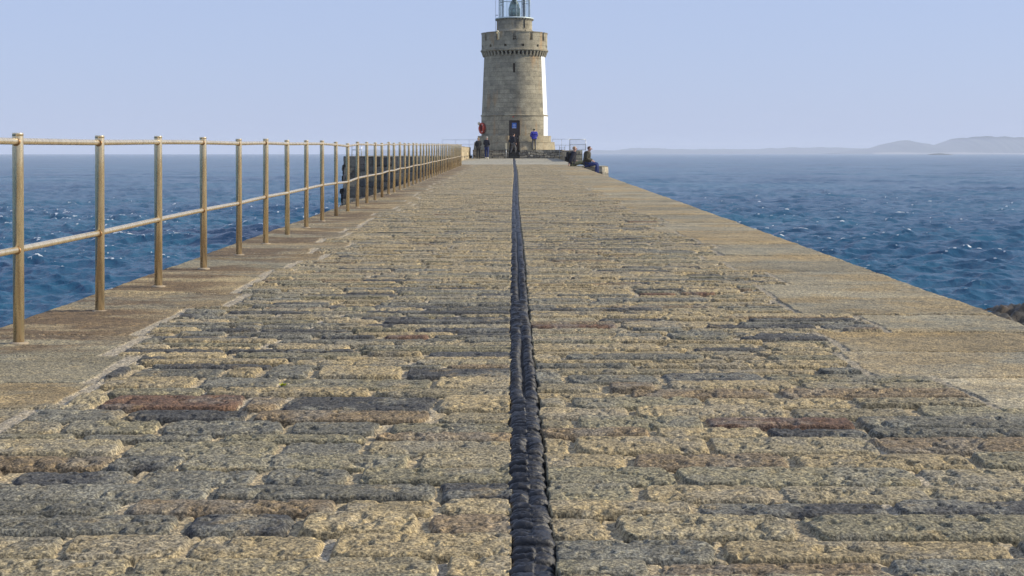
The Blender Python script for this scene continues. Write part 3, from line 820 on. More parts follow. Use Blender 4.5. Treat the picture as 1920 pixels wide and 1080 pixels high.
lh = tag(empty('lighthouse', (TX, TY, 0)), 'round granite lighthouse with battlemented gallery and one white painted side at the pier end', 'lighthouse')
def shaft_r(z):
    if z < zl(217): return 2.73
    return 2.70 - (2.70 - 2.49) * (z - zl(217)) / (zl(105) - zl(217))
zs = sorted(set([round(z, 3) for z in list(np.arange(1.1, zl(105), 0.12)) + [zl(255), zl(217) - 0.02, zl(217) + 0.02, zl(105), 3.59, zl(140), zl(122)]]))
def shaft_open(a, z):
    if abs(a - (-0.6)) < 9.3 and z < 3.59: return True          # doorway
    if abs(a - (-1.0)) < 2.0 and zl(138) < z < zl(122): return True
    return False
shell('tower_shaft', shaft_r, 0.5, zs, 270, shaft_open, M_tower, lh)
# string course
lathe_uv('string_course', [(2.72, zl(218.5)), (2.79, zl(218)), (2.79, zl(216.5)), (2.70, zl(215.5))], M_tower, lh)
# white painted sector, a skin a few mm proud of the shaft
def sector(name, a0, a1, z0, z1, off, mat, parent):
    zz = np.linspace(z0, z1, 30); aa = np.radians(np.linspace(a0, a1, 60))
    P = np.array([[((shaft_r(z) + off) * math.sin(a), -(shaft_r(z) + off) * math.cos(a), z) for a in aa] for z in zz])
    return link(name, grid_mesh(name, P), mat, parent)
sector('white_painted_side', 60.5, 158, zl(255), zl(107.5), 0.012, M_white, lh)
# stepped plinth: two rings broken at the doorway
def plinth_open(a, z): return abs(a + 0.6) < 8.5
shell('plinth_step', lambda z: 3.03, 0.45, [zl(282), zl(274), zl(266), zl(255)], 240, plinth_open, M_plinth, lh, 3.0)
shell('plinth_step', lambda z: 3.38 - 0.10 * (z - 1.2), 0.5, [zl(282), zl(274), zl(266.5)], 240, lambda a, z: abs(a + 0.6) < 7.6, M_plinth, lh, 3.3)
# corbel table
cb = MB(); cb.box((0, -2.58, zl(103)), (0.155, 0.30, 0.40), bevel=0.02)
for v in cb.bm.verts:
    if v.co.z < zl(103) - 0.05 and v.co.y < -2.6: v.co.y += 0.12
c0 = cb.build('corbel', M_tower, lh)
for i in range(1, 48):
    c = c0.copy(); COL.objects.link(c); c.parent = lh; c.rotation_euler = (0, 0, 2 * math.pi * i / 48)
lathe_uv('corbel_course', [(2.40, zl(99)), (2.74, zl(98.6)), (2.80, zl(97.5)), (2.80, zl(95.5)), (2.72, zl(94.5)), (2.2, zl(94.5))], M_tower, lh)
def par_open(a, z):
    b = (a + 15 + 360) % 30 - 15
    if abs(b) < 3.3 and z > zl(79): return True
    b2 = (a + 1.0 + 360) % 30 - 15
    return abs(b2) < 2.3 and zl(91.2) < z < zl(86.8)
shell('gallery_parapet', lambda z: 2.71, 0.36, [zl(95), zl(91.2), zl(86.8), zl(83), zl(79), zl(74), zl(69), zl(65)], 480, par_open, M_tower, lh)
shell('parapet_coping', lambda z: 2.75, 0.44, [zl(65), zl(63.4)], 480, lambda a, z: abs((a + 15 + 360) % 30 - 15) < 3.3, M_tower, lh)
# gallery floor
MB().lathe([(2.3, zl(92)), (2.3, zl(91))]).build('gallery_floor', M_concrete, lh)
# drum under the lantern
lathe_uv('lantern_drum', [(1.62, zl(75)), (1.62, zl(60.5)), (1.50, zl(58)), (1.46, zl(56)), (1.46, zl(40)), (1.50, zl(38.5)), (0.3, zl(38.4))], M_tower, lh, uvr=1.5)
dt = MB(); dt.box((0, -1.50, zl(38)), (0.09, 0.16, 0.10)); d0 = dt.build('rim_bracket', M_tower, lh)
for i in range(1, 36):
    c = d0.copy(); COL.objects.link(c); c.parent = lh; c.rotation_euler = (0, 0, 2 * math.pi * i / 36)
MB().lathe([(1.30, zl(37)), (1.58, zl(37)), (1.60, zl(36)), (1.58, zl(35)), (1.30, zl(34.6))], seg=64).build('lantern_rim', M_green, lh)
# lantern
lan = MB()
NB = 10; LR = 1.30
for i in range(NB):
    a = 2 * math.pi * (i + 0.22) / NB
    lan.tube([(LR * math.sin(a), -LR * math.cos(a), zl(35)), (LR * math.sin(a), -LR * math.cos(a), zl(-14))], 0.02, 8)
for z in (zl(34.6), zl(1), zl(-14)):
    lan.tube([(LR * math.sin(2 * math.pi * (i + .22) / NB), -LR * math.cos(2 * math.pi * (i + .22) / NB), z) for i in range(NB + 1)], 0.03, 8)
lan_o = lan.build('lantern_frame', M_green, lh)
gl = MB()
gl.lathe([(LR - 0.01, zl(34)), (LR - 0.01, zl(-14))], seg=NB * 1, cap=False)
g = gl.build('lantern_glazing', M_glass, lan_o); g.rotation_euler = (0, 0, 2 * math.pi * 0.22 / NB - math.pi / 2)
rf = MB(); rf.lathe([(1.42, zl(-14)), (1.42, zl(-17)), (1.2, zl(-22)), (0.8, zl(-30)), (0.3, zl(-36)), (0.12, zl(-38)), (0.12, zl(-44)), (0.02, zl(-46))]); rf.build('lantern_roof', M_green, lan_o)
op_ = MB(); op_.lathe([(0.40, zl(34)), (0.44, zl(32)), (0.47, zl(24)), (0.47, zl(17)), (0.40, zl(9)), (0.26, zl(3)), (0.13, zl(-1)), (0.10, zl(-6)), (0.03, zl(-8))], seg=32)
oo = op_.build('lamp_optic', M_optic, lh)
om = MB()
for i in range(8):
    a = 2 * math.pi * i / 8 + 0.2
    om.tube([(0.475 * math.sin(a), -0.475 * math.cos(a), zl(33)), (0.49 * math.sin(a), -0.49 * math.cos(a), zl(17)), (0.28 * math.sin(a), -0.28 * math.cos(a), zl(3))], 0.016, 6)
for y in (32, 17): om.tube([(0.485 * math.sin(2 * math.pi * i / 24), -0.485 * math.cos(2 * math.pi * i / 24), zl(y)) for i in range(25)], 0.02, 6)
om.build('optic_frame', M_steel, oo)
# thin aerial and lamp bracket at the left of the lantern
ae = MB(); ax = (929.3 - 964.5) / 22.67
ae.tube([(ax, -0.2, zl(60)), (ax, -0.2, zl(2))], 0.014, 6); ae.box((ax + 0.1, -0.2, zl(29.5)), (0.2, 0.09, 0.06))
ae.build('aerial', M_steel, lh)
# downpipe on the drum and cream vent cowl in a crenel
dp = MB(); a = R(34); dp.tube([(1.49 * math.sin(a), -1.49 * math.cos(a), zl(39)), (1.49 * math.sin(a), -1.49 * math.cos(a), zl(54)), (1.66 * math.sin(a), -1.66 * math.cos(a), zl(61))], 0.03, 8)
dp.build('drum_pipe', M_dark, lh)
vc = MB(); vx = (934 - 964.5) / 22.67; vy = -math.sqrt(2.80 ** 2 - vx ** 2)
vc.tube([(vx - 0.11, vy + 0.30, zl(64.2)), (vx - 0.08, vy, zl(63.4)), (vx, vy - 0.08, zl(63.6)), (vx + 0.07, vy - 0.10, zl(66)), (vx + 0.09, vy - 0.06, zl(71)), (vx + 0.09, vy - 0.04, zl(78))], 0.062, 10)
vc.build('vent_cowl', M_cream, lh)
# door, recessed
dz0 = 1.15
dr = MB(); dr.box((-0.03, -2.50, (dz0 + 3.56) / 2), (0.90, 0.06, 3.56 - dz0)); door = dr.build('door', M_door, lh)
pn = MB()
for k in range(5): pn.box((-0.03 - 0.34 + 0.17 * k, -2.537, 2.5), (0.14, 0.016, 1.9), bevel=0.004)
pn.build('door_boards', M_door, door)
fm = MB(); fm.box((-0.45, -2.60, (dz0 + 3.56) / 2), (0.07, 0.16, 3.56 - dz0)); fm.box((0.39, -2.60, (dz0 + 3.56) / 2), (0.07, 0.16, 3.56 - dz0)); fm.box((-0.03, -2.60, 3.53), (0.77, 0.16, 0.07))
fm.build('door_frame', M_door, door)
no = MB(); no.box((-0.02, -2.56, zl(236.5)), (0.36, 0.02, 0.44)); no_o = no.build('notice', M_blue, door)
nl = MB()
for k, wd in enumerate((0.20, 0.24, 0.16)): nl.box((-0.02, -2.572, zl(236.5) + 0.08 - 0.07 * k), (wd, 0.004, 0.018))
nl.box((-0.02, -2.572, zl(236.5) - 0.185), (0.30, 0.004, 0.03)); nl.build('notice_lines', M_white, no_o)
MB().ball((0.27, -2.57, 2.15), 0.035).build('door_handle', M_steel, door)
# dark inside, stops light leaking through
MB().lathe([(2.16, 1.0), (2.16, zl(106))], seg=48).build('tower_core', M_dark, lh)
# small red lamp above the door
MB().box((-0.10, -2.76, zl(220.5)), (0.10, 0.08, 0.09), bevel=0.01).build('door_lamp', M_orange, lh)

# platform of rough masonry with a stepped passage to the door
PZ = 1.206
def platform():
    x0, x1 = -3.05, 4.05; yf = 114.05
    b = []
    b.append(rubble_face(61, (x0, yf), (-0.20, yf), 0.35, PZ, rh=(0.12, 0.36), ln=(0.2, 0.85), relief=0.06, step=0.03, warp=0.34, cols=GREYC ))
    b.append(rubble_face(62, (0.70, yf), (x1, yf), 0.35, PZ, rh=(0.12, 0.36), ln=(0.2, 0.85), relief=0.06, step=0.03, warp=0.34, cols=GREYC ))
    b.append(rubble_face(63, (x1, yf), (x1 + 0.6, 124), 0.35, PZ, relief=0.03, cols=GREYC))
    b.append(rubble_face(64, (x0, 124), (x0, yf), 0.35, PZ, relief=0.03, cols=GREYC))
    b.append(rubble_face(65, (-0.20, yf), (-0.20, 115.2), 0.35, PZ, relief=0.01, cols=GREYC))
    b.append(rubble_face(66, (0.70, 115.2), (0.70, yf), 0.35, PZ, relief=0.01, cols=GREYC))
    def top(xa, xb, ya, yb, z=PZ):
        X, Y = np.meshgrid(np.linspace(xa, xb, max(3, int((xb - xa) / .15))), np.linspace(ya, yb, max(3, int((yb - ya) / .15))))
        Z = z + 0.02 * (fbm(X * 3, Y * 3, 2) - .5)
        c = np.zeros(X.shape + (3,)) + np.array([0.33, 0.30, 0.22]) * (0.7 + .6 * fbm(X * 2, Y * 2, 3))[..., None]
        b.append((np.stack([X, Y, Z], -1), c))
    top(x0, -0.20, yf - 0.03, 124); top(0.70, x1 + .3, yf - 0.03, 124); top(-0.20, 0.70, 115.2, 124)
    return join_grids(b, 'lighthouse_platform')
tag(link('lighthouse_platform', platform(), M_rubble), 'rough rubble platform that carries the lighthouse and the person in the blue jacket', 'stone platform')
st = MB()
for k in range(3): st.box((0.25, 114.35 + 0.30 * k + 0.15, DECKZ + 0.10 + 0.2 * k - 0.05), (0.88, 0.30, 0.22 + 0.0 * k), bevel=0.01)
st.box((0.25, 115.1, DECKZ + 0.1), (0.86, 0.5, 0.5))
tag(st.build('stone_steps', plain('dark_step_stone', (0.09, 0.085, 0.07), 0.9, var=0.4, bump=0.4)), 'dark stone steps leading up through the platform to the lighthouse door', 'steps')
wall_block('end_wall', 71, 4.02, 4.62, 92, 113.9, 0.30, 1.14, TANC, 'low pale stone wall end standing behind the two seated men', 'low wall', relief=0.02, faces='frlb', step=0.06, top=(0.40, 0.36, 0.27))

# lifebuoy in its bracket on the left flank of the tower
lx = (903 - 958) / 2668 * 116.5
lb = tag(empty('lifebuoy', (lx, 116.6, zl(241)), R(-58)), 'orange red lifebuoy hung on the left flank of the lighthouse', 'lifebuoy')
t = MB(); seg = 36
t.tube([(0.33 * math.cos(2 * math.pi * i / seg), 0, 0.37 * math.sin(2 * math.pi * i / seg)) for i in range(seg + 1)], 0.095, 12, caps=False)
t.build('ring', M_orange, lb)
hb = MB(); hb.lathe([(0.44, -0.03), (0.45, 0.0), (0.44, 0.03)], seg=32)
h = hb.build('backboard', plain('dark_red_board', (0.25, 0.03, 0.02), 0.6), lb); h.rotation_euler = (R(90), 0, 0); h.location = (0, 0.13, 0)
for a in (0.8, 2.3, 3.9, 5.5): MB().box((0.34 * math.cos(a), 0, 0.38 * math.sin(a)), (0.07, 0.21, 0.07), bevel=0.01).build('white_band', M_white, lb)
wb = tag(empty('wall_lamp', ((898 - 958) / 2668 * 116.6, 116.7, zl(232))), 'small cream lamp on a bracket just above the lifebuoy', 'lamp')
MB().ball((0, 0, 0), (0.11, 0.11, 0.13)).build('lamp_globe', M_cream, wb)
MB().tube([(0, 0, -0.1), (0.05, 0, -0.2), (0.35, 0.15, -0.2)], 0.02, 6).build('lamp_bracket', M_steel, wb)

# pale box on a thin post left of the door
sp = tag(empty('instrument_post', ((949 - 958) / 2668 * 113.7, 113.7, SLOPE * 113.7)), 'pale cream box on a thin post left of the lighthouse door', 'post box')
MB().box((0, 0, 1.0), (0.13, 0.12, 0.48), bevel=0.01).build('box', M_cream, sp)
MB().tube([(0, 0, 0), (0, 0, 0.78)], 0.025, 8).build('post', M_steel, sp)

# ------------------------------------------------------------------ railings
def copy_tree(o, parent=None):
    c = o.copy(); COL.objects.link(c)
    if parent: c.parent = parent
    for ch in o.children: copy_tree(ch, c)
    return c
RX = -2.576; PH = 1.10
rl = tag(empty('pier_railing', (RX, 0, 0)), 'long bronze coloured tubular railing with two rails along the left edge of the pier', 'railing')
def post_mesh():
    b = MB(); b.tube([(0, 0, 0), (0, 0, PH - 0.018), (0, 0, PH - 0.004), (0, 0, PH)], [0.0285, 0.0285, 0.0285, 0.0285], 24)
    return b
p0 = post_mesh().build('post', M_rail, rl)
cap = MB(); cap.lathe([(0.0287, PH - 0.016), (0.0287, PH - 0.002), (0.0275, PH + 0.001)], seg=24); cap.build('post_cap', M_rail, p0)
bp_ = MB(); bp_.lathe([(0.050, -0.010), (0.050, 0.003), (0.045, 0.006), (0.030, 0.009)], seg=24); bp_.build('grout_collar', plain('pale_grout', (0.32, 0.26, 0.18), 0.9, bump=0.5), p0)
M_sock = plain('rusty_socket', (0.34, 0.19, 0.08), 0.5, 0.5, 0.4, 40)
for z in (1.053, 0.487):
    MB().tube([(0, -0.0335, z), (0, 0.0335, z)], 0.0215, 16).build('rail_socket', M_sock, p0)
pr = random.Random(5); heights = []
for k in range(-3, 45):
    y = 7.43 + 1.5 * k + (pr.uniform(-0.04, 0.04) if k > 0 else 0)
    dz = pr.uniform(-0.006, 0.006) if k < 9 else pr.uniform(-0.012, 0.012)
    if k in (10,): dz -= 0.018
    if k in (11,): dz += 0.01
    if k in (12, 13): dz -= 0.012
    lean = (pr.uniform(-0.004, 0.004), pr.uniform(-0.004, 0.004))
    heights.append((y, dz, lean)); rzp = 0
    p = p0 if k == -3 else copy_tree(p0, rl)
    p.location = (0.0 + pr.uniform(-0.006, 0.006), y, SLOPE * y - 0.004 + dz)
    p.rotation_euler = (lean[0], lean[1], 0)
for z, nm in ((1.053, 'top_rail'), (0.487, 'middle_rail')):
    pts = [(0.0, heights[0][0] - 1.5, z)]
    for y, dz, ln in heights: pts.append((0, y, SLOPE * y + z + dz))
    MB().tube(pts, 0.0178, 16).build(nm, M_rail, rl)

def guard(name, pts, h, rails, label, step=2.0, mat=M_steel, rad=0.02):
    o = tag(empty(name, pts[0]), label, 'guard rail')
    a = Vector(pts[0]); b = Vector(pts[1]); L = (b - a).length; n = max(1, round(L / step))
    pm = None
    for i in range(n + 1):
        q = (b - a) * (i / n)
        if pm is None:
            pm = MB().tube([(0, 0, 0), (0, 0, h)], rad, 8).build('post', mat, o)
        else:
            c = pm.copy(); COL.objects.link(c); c.parent = o; c.location = q
    for r_ in rails: MB().tube([Vector((0, 0, r_)), b - a + Vector((0, 0, r_))], rad, 8).build('rail', mat, o)
    return o
def at(px, Z, z): return ((px - 958) / 2668 * Z, Z, z)
guard('guard_rail', [at(660, 103, 0.70), at(678, 103, 0.70)], 0.88, [0.87, 0.49], 'short steel guard rail with its sun glint painted white on the outer corner of the dark bastion', 0.7, M_glintsteel, 0.035)
guard('guard_rail', [at(829, 119, 0.70), at(905, 119, 0.70)], 1.36, [1.35, 0.95], 'thin steel guard rail seen left of the two standing people', 1.0, M_glintsteel, 0.014)
guard('guard_rail', [at(1036, 121, 1.2), at(1070, 121, 1.2)], 0.92, [0.92, 0.42], 'thin grey guard rail right of the lighthouse plinth', 0.85, M_steel, 0.015)
# pale barred gate beside it
gt = tag(empty('barred_gate', at(1068, 118.5, 1.16)), 'pale barred metal gate behind the heads of the two seated men', 'gate')
f = MB(); W = 30 / 2668 * 118.5
for x in (0, W): f.tube([(x, 0, 0), (x, 0, 0.93)], 0.03, 8)
for z in (0.05, 0.92, 0.48): f.tube([(0, 0, z), (W, 0, z)], 0.022, 8)
f.build('gate_frame', M_steel, gt)
for i in range(1, 14): MB().tube([(W * i / 14, 0, 0.05), (W * i / 14, 0, 0.92)], 0.010, 6).build('gate_bar', M_steel, gt)
ld = tag(empty('ladder_handrail', at(1049, 112.5, SLOPE * 112)), 'dark steel ladder handrail standing before the platform at the right', 'ladder')
for x in (0, 0.42): MB().tube([(x, 0, 0), (x, 0, 0.95), (x + 0.05, 0.15, 1.05), (x + 0.05, 0.4, 1.05)], 0.022, 8).build('side_rail', M_steel, ld)
for z in (0.25, 0.55, 0.85): MB().tube([(0, 0, z), (0.42, 0, z)], 0.018, 8).build('rung', M_steel, ld)

# little weed in a joint
wd = MB(); wr = random.Random(3)
for i in range(26):
    a = wr.uniform(0, 6.28); l = wr.uniform(0.008, 0.022); h_ = wr.uniform(0.006, 0.02)
    c = Vector((math.cos(a) * l, math.sin(a) * l, h_))
    s_ = Vector((-math.sin(a), math.cos(a), 0)) * 0.005
    vs = [wd.bm.verts.new(p) for p in (Vector((0, 0, 0)), c * 0.6 + s_, c, c * 0.6 - s_)]
    wd.bm.faces.new(vs)
tag(wd.build('weed_tuft', M_leaf, loc=(-0.98, 6.10, SLOPE * 6.1 - 0.008)), 'tiny yellow green weed growing in a joint between the setts', 'weed')

# ------------------------------------------------------------------ people
M_skin = plain('skin', (0.50, 0.29, 0.21), 0.5, var=0.08)
def cloth(n, c, v=0.2): return plain(n, c, 0.85, var=v, scale=12, bump=0.3, bscale=30)
def skin_mesh(name, verts, edges, radii, mat, parent, sub=2, extra=None):
    me = bpy.data.meshes.new(name); me.from_pydata([tuple(v) for v in verts], edges, [])
    o = bpy.data.objects.new(name, me); COL.objects.link(o)
    o.modifiers.new('skin', 'SKIN'); sv = me.skin_vertices[0].data
    for i, r in enumerate(radii):
        sv[i].radius = r if hasattr(r, '__len__') else (r, r)
        sv[i].use_root = (i == 0)
    o.modifiers['skin'].use_smooth_shade = True
    s = o.modifiers.new('sub', 'SUBSURF'); s.levels = sub; s.render_levels = sub
    dg = bpy.context.evaluated_depsgraph_get(); dg.update()
    nm = bpy.data.meshes.new_from_object(o.evaluated_get(dg))
    bpy.data.objects.remove(o); 
    if extra:
        bm = bmesh.new(); bm.from_mesh(nm); extra(bm); bm.to_mesh(nm); bm.free()
    nm.name = name
    while len(nm.materials): nm.materials.pop()
    return link(name, nm, mat, parent, smooth=True)

STAND = dict(pelvis=(0, 0, 0.94), belly=(0, 0, 1.10), chest=(0, 0, 1.28), upper=(0, 0, 1.42), neck=(0, 0.01, 1.50), chin=(0, 0.025, 1.56), head=(0, 0.03, 1.64), crown=(0, 0.015, 1.72),
             shL=(-0.17, 0, 1.41), elL=(-0.23, -0.03, 1.14), wrL=(-0.22, 0.08, 0.91), shR=(0.17, 0, 1.41), elR=(0.23, -0.03, 1.14), wrR=(0.22, 0.08, 0.91),
             hpL=(-0.09, 0, 0.88), knL=(-0.10, 0.02, 0.50), anL=(-0.10, -0.02, 0.09), hpR=(0.09, 0, 0.88), knR=(0.10, 0.02, 0.50), anR=(0.10, -0.02, 0.09))
def person(loc, rz, pose, label, jacket, trousers, shoes, hair, hairstyle='short', scale=1.0, bulk=0.0, longcoat=0.0, group=None, jkname='jacket'):
    J = {k: Vector(v) for k, v in {**STAND, **pose}.items()}
    root = tag(empty('person', loc, rz), label, 'person', group); root.scale = (scale,) * 3
    names = ['pelvis', 'belly', 'chest', 'upper', 'neck', 'chin', 'head', 'crown', 'shL', 'elL', 'wrL', 'shR', 'elR', 'wrR', 'hpL', 'knL', 'anL', 'hpR', 'knR', 'anR']
    rad = dict(pelvis=(.135, .10), belly=(.13, .095), chest=(.15, .105), upper=(.12, .08), neck=.055, chin=(.062, .07), head=(.076, .092), crown=(.045, .055),
               shL=.055, elL=.042, wrL=.027, shR=.055, elR=.042, wrR=.027, hpL=.085, knL=.058, anL=.04, hpR=.085, knR=.058, anR=.04)
    bones = [('pelvis', 'belly'), ('belly', 'chest'), ('chest', 'upper'), ('upper', 'neck'), ('neck', 'chin'), ('chin', 'head'), ('head', 'crown'),
             ('upper', 'shL'), ('shL', 'elL'), ('elL', 'wrL'), ('upper', 'shR'), ('shR', 'elR'), ('elR', 'wrR'),
             ('pelvis', 'hpL'), ('hpL', 'knL'), ('knL', 'anL'), ('pelvis', 'hpR'), ('hpR', 'knR'), ('knR', 'anR')]
    V = [J[n] for n in names]; Rd = [rad[n] for n in names]; E = [(names.index(a), names.index(b)) for a, b in bones]
    # hands: palm, four unequal fingers and a thumb
    for s in 'LR':
        w = J['wr' + s]; d = (w - J['el' + s]).normalized()
        side = Vector((1, 0, 0)) if abs(d.x) < 0.8 else Vector((0, 1, 0)); side = (side - d * side.dot(d)).normalized()
        nrm = d.cross(side).normalized()
        V.append(w + d * 0.06); Rd.append((.034, .018)); pi = len(V) - 1; E.append((names.index('wr' + s), pi))
        for f, (o_, l) in enumerate(((-0.027, 0.062), (-0.009, 0.074), (0.009, 0.070), (0.027, 0.056))):
            b = w + d * 0.095 + side * o_; V.append(b); Rd.append(.0105); E.append((pi, len(V) - 1))
            V.append(b + d * l * 0.5 + nrm * 0.008); Rd.append(.009); E.append((len(V) - 2, len(V) - 1))
            V.append(b + d * l * 0.85 + nrm * 0.03); Rd.append(.008); E.append((len(V) - 2, len(V) - 1))
        V.append(w + d * 0.06 + side * (-0.045 if s == 'R' else 0.045) + nrm * 0.01); Rd.append(.011); E.append((pi, len(V) - 1))
        V.append(V[-1] + d * 0.035); Rd.append(.009); E.append((len(V) - 2, len(V) - 1))
    hd = J['head']; fw = (J['head'] - J['crown']); fw = Vector((fw.x, fw.y, 0))
    face = pose.get('face', None); fd = Vector(face).normalized() if face else Vector((0, 1, 0))
    rt = fd.cross(Vector((0, 0, 1))).normalized()
    def feats(bm):
        def ell(c, r):
            m = Matrix.Translation(c) @ Matrix.Diagonal((*r, 1)); bmesh.ops.create_uvsphere(bm, u_segments=8, v_segments=6, radius=1, matrix=m)
        ell(hd + fd * 0.095 + Vector((0, 0, -0.02)), (.014, .018, .022))
        for s in (-1, 1): ell(hd + rt * 0.078 * s + Vector((0, 0, -0.015)), (.014, .016, .03))
        ell(hd + fd * 0.083 + Vector((0, 0, -0.058)), (.022, .010, .008))
    body = skin_mesh('body', V, E, Rd, M_skin, root, 2, feats)
    for s in (-1, 1): MB().ball(hd + fd * 0.082 + rt * 0.03 * s + Vector((0, 0, 0.005)), 0.011, u=8, v=6).build('eye', M_dark, body)
    # jacket over torso and arms
    ad = 0.022 + bulk
    jn = ['belly', 'chest', 'upper', 'neck', 'shL', 'elL', 'wrL', 'shR', 'elR', 'wrR', 'pelvis']
    jr = dict(belly=(.135 + ad, .11 + ad), chest=(.15 + ad, .115 + ad), upper=(.12 + ad, .09 + ad), neck=.068, shL=.06 + ad, elL=.05 + ad * .8, wrL=.036 + ad * .5,
              shR=.06 + ad, elR=.05 + ad * .8, wrR=.036 + ad * .5, pelvis=(.145 + ad, .12 + ad))
    JV = [J[n] for n in jn]; JE = [(0, 1), (1, 2), (2, 3), (2, 4), (4, 5), (5, 6), (2, 7), (7, 8), (8, 9), (0, 10)]; JR = [jr[n] for n in jn]
    if longcoat:
        JV.append(J['pelvis'] + Vector((0, 0, -longcoat))); JR.append((.15 + ad, .13 + ad)); JE.append((10, 11))
    skin_mesh(jkname, JV, JE, JR, jacket, root)
    tn = ['pelvis', 'hpL', 'knL', 'anL', 'hpR', 'knR', 'anR']; tr_ = [(.15, .118), .102, .075, .058, .102, .075, .058]
    skin_mesh('trousers', [J[n] for n in tn], [(0, 1), (1, 2), (2, 3), (0, 4), (4, 5), (5, 6)], tr_, trousers, root)
    for s in 'LR':
        a = J['an' + s]; kdir = pose.get('toe' + s, (0, 1, 0)); td = Vector(kdir).normalized()
        q = td.to_track_quat('Y', 'Z').to_matrix().to_4x4()
        MB().ball(a + td * 0.07 + Vector((0, 0, -0.045)), (.048, .14, .045), q).ball(a + td * -0.02 + Vector((0, 0, -0.02)), (.045, .06, .06), q).build('shoe', shoes, root)
    hb_ = MB(); c = hd + Vector((0, 0, 0.022)) - fd * 0.016
    q = fd.to_track_quat('Y', 'Z').to_matrix().to_4x4()
    hb_.ball(c, (.086, .102, .085), q, 18, 12)
    lim = {'short': -0.035, 'bald': 0.0, 'hat': -0.02}[hairstyle]
    dele = [v for v in hb_.bm.verts if (v.co - c).z < lim + 0.75 * (v.co - c).dot(fd) or (v.co - c).dot(fd) > 0.06]
    bmesh.ops.delete(hb_.bm, geom=dele, context='VERTS')
    hb_.build('hat' if hairstyle == 'hat' else 'hair', hair, root)
    return root

C_navy = cloth('navy_fabric', (0.012, 0.014, 0.026)); C_black = cloth('black_fabric', (0.010, 0.011, 0.013))
C_blue = cloth('bright_blue_fabric', (0.035, 0.04, 0.34), 0.12); C_jean = cloth('blue_denim', (0.018, 0.035, 0.14))
C_olive = cloth('olive_fabric', (0.12, 0.13, 0.075)); C_brown = cloth('brown_green_fabric', (0.045, 0.04, 0.025))
C_grey = cloth('grey_fabric', (0.13, 0.125, 0.12)); C_dkgreen = cloth('dark_green_fabric', (0.01, 0.03, 0.015))
H_grey = plain('grey_hair', (0.42, 0.38, 0.32), 0.8); H_dark = plain('dark_hair', (0.03, 0.02, 0.015), 0.7); H_brown = plain('brown_hair', (0.13, 0.07, 0.04), 0.7)
H_sand = plain('sandy_hair', (0.45, 0.30, 0.16), 0.8)
S_dark = plain('dark_shoe', (0.02, 0.018, 0.016), 0.5); S_pale = plain('pale_shoe', (0.6, 0.56, 0.48), 0.6)

def deckp(px, Z, dz=0): return ((px - 958) / 2668 * Z, Z, SLOPE * Z + dz)
# standing pair at the left
person(deckp(897, 112.2), R(20), dict(elL=(-0.24, 0.02, 1.14), wrL=(-0.10, 0.18, 1.02), elR=(0.24, 0.02, 1.14), wrR=(0.10, 0.18, 1.02), knR=(0.12, 0.03, .5)),
       'sandy haired person in dark coat and black trousers, left of the pair by the lighthouse', C_black, C_black, S_dark, H_sand, scale=0.95, bulk=0.02, longcoat=0.12)
person(deckp(912.5, 112.5), R(-25), dict(elL=(-0.24, 0.0, 1.15), wrL=(-0.14, 0.20, 1.08), elR=(0.24, 0.0, 1.15), wrR=(0.12, 0.20, 1.08)),
       'grey haired person in navy coat and bright blue jeans standing near the lifebuoy', C_navy, C_jean, S_pale, H_grey, scale=1.0, bulk=0.018, longcoat=0.06)
# man stepping down from the door
man = person(deckp(962.5, 114.2, 0.33), R(-60), dict(knR=(0.10, 0.16, 0.52), anR=(0.10, 0.14, 0.09), knL=(-0.10, -0.04, 0.50), anL=(-0.10, -0.20, 0.13), elR=(0.24, -0.04, 1.15), wrR=(0.22, 0.12, 0.93), elL=(-0.24, -0.04, 1.15), wrL=(-0.22, 0.12, 0.93), chin=(0, .04, 1.55), head=(0, .05, 1.62), crown=(0, .035, 1.70)),
       'dark haired person in grey trousers stepping out of the lighthouse doorway', C_navy, C_grey, S_dark, H_dark, scale=0.97)
# blue jacket, back to us, facing the tower
person(at(1001.5, 114.6, PZ + 0.01), R(12), dict(elL=(-0.25, 0.06, 1.16), wrL=(-0.14, 0.22, 1.05), elR=(0.25, 0.06, 1.16), wrR=(0.14, 0.22, 1.05), knL=(-0.12, 0.02, 0.5), anL=(-0.13, -0.02, 0.09)),
       'person in a bright blue jacket and green hat leaning at the lighthouse wall', C_blue, C_grey, S_dark, C_dkgreen, 'hat', scale=0.97, bulk=0.055, longcoat=0.10)
# two seated men on the right edge; local +Y is where they face
SEAT = dict(pelvis=(0, 0, 0.12), belly=(0, 0.02, 0.27), chest=(0, 0.04, 0.45), upper=(0, 0.06, 0.59), neck=(0, 0.085, 0.67), chin=(0, 0.115, 0.72), head=(0, 0.125, 0.80), crown=(0, 0.11, 0.88),
            shL=(-0.17, 0.06, 0.58), shR=(0.17, 0.06, 0.58))
ZS = 71.0
s1 = dict(SEAT); s1.update(hpL=(-0.09, 0.06, 0.10), knL=(-0.16, 0.42, 0.15), anL=(-0.06, 0.62, 0.09), hpR=(0.09, 0.06, 0.10), knR=(0.14, 0.46, 0.22), anR=(0.08, 0.70, 0.10),
          elL=(-0.27, -0.02, 0.34), wrL=(-0.20, 0.20, 0.26), elR=(0.26, -0.10, 0.35), wrR=(0.26, -0.20, 0.12), toeL=(0.3, 1, 0), toeR=(0, 1, 0))
edge = 2.93 + 0.0075 * ZS
person((3.06, ZS, SLOPE * ZS + 0.0), R(-78), s1, 'balding man in navy jacket and olive trousers seated on the pier, leaning on his hand', C_navy, C_olive, S_dark, H_sand, 'bald', scale=1.10, bulk=0.03)
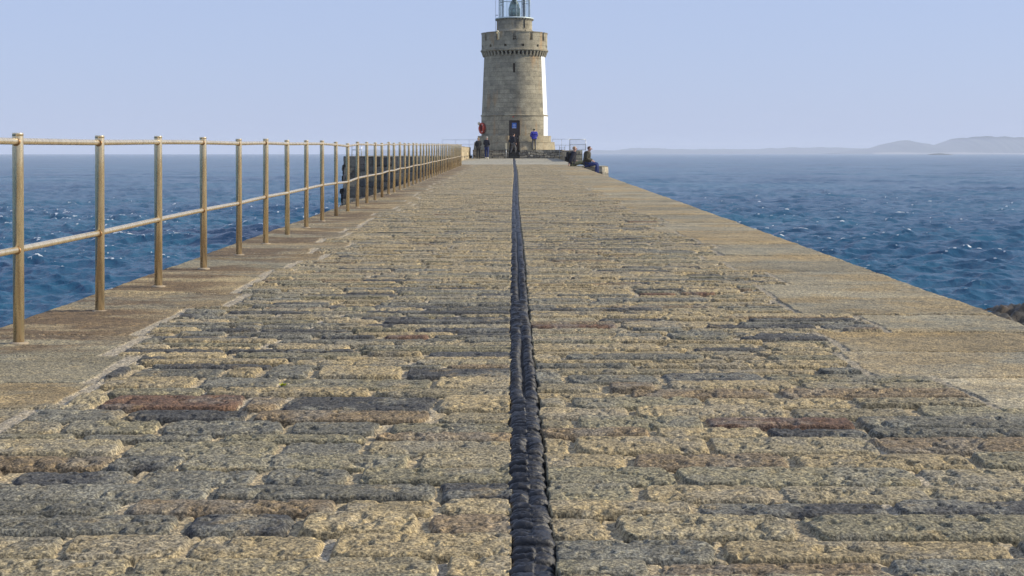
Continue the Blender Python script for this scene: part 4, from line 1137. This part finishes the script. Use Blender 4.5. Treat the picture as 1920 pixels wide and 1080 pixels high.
s2 = dict(SEAT); s2.update(hpL=(-0.09, 0.08, 0.10), knL=(-0.12, 0.48, 0.14), anL=(-0.10, 0.50, -0.30), hpR=(0.09, 0.08, 0.10), knR=(0.12, 0.50, 0.10), anR=(0.10, 0.44, -0.34),
          elL=(-0.26, 0.04, 0.33), wrL=(-0.07, 0.26, 0.27), elR=(0.26, 0.04, 0.33), wrR=(0.08, 0.27, 0.25), neck=(0, 0.10, 0.66), chin=(0, 0.15, 0.70), head=(0, 0.165, 0.78), crown=(0, 0.15, 0.86),
          chest=(0, 0.05, 0.45), toeL=(0, 1, -0.2), toeR=(0, 1, -0.2))
person((3.66, ZS - 1.7, SLOPE * ZS - 0.0), R(-104), s2, 'man in brown green jacket and blue jeans seated with his legs over the pier edge', C_brown, C_jean, S_dark, H_brown, scale=1.12, bulk=0.035)
def backpack(loc, rz, label, mat, s=1.0):
    o = tag(empty('backpack', loc, rz), label, 'backpack'); o.scale = (s,) * 3
    b = MB(); b.box((0, 0, 0.24), (0.30, 0.18, 0.46), bevel=0.06, taper=0.85); b.build('bag', mat, o)
    MB().box((0, -0.11, 0.15), (0.22, 0.06, 0.2), bevel=0.02).build('pocket', mat, o)
    for x in (-0.1, 0.1): MB().tube([(x, 0.08, 0.42), (x * 1.1, 0.16, 0.40), (x * 1.2, 0.18, 0.25), (x * 1.2, 0.1, 0.08)], 0.015, 6).build('strap', mat, o)
backpack((2.86, ZS - 0.04, SLOPE * ZS + 0.20), R(-78), 'black backpack on the back of the balding seated man', C_black, 1.12)
backpack((0.02 + (960 - 958) / 2668 * 114.2 - 0.13, 114.28, DECKZ + 0.33 + 0.93), R(-60), 'dark backpack worn by the person in the lighthouse doorway', C_navy)

# ------------------------------------------------------------------ haze
hz = MB(); hz.box((0, 0, (SEA - 22 + 60) / 2), (19800, 19800, 60 - (SEA - 22)))
m = bpy.data.materials.new('sea_haze'); m.use_nodes = True; nt = m.node_tree; nt.nodes.clear()
out = nt.nodes.new('ShaderNodeOutputMaterial'); pv = nt.nodes.new('ShaderNodeVolumePrincipled')
pv.inputs['Color'].default_value = (0.80, 0.86, 0.98, 1); pv.inputs['Density'].default_value = 0.00017; pv.inputs['Anisotropy'].default_value = 0.0
nt.links.new(pv.outputs[0], out.inputs['Volume'])
tag(hz.build('haze', m), 'pale sea haze over the water', 'haze', kind='stuff')
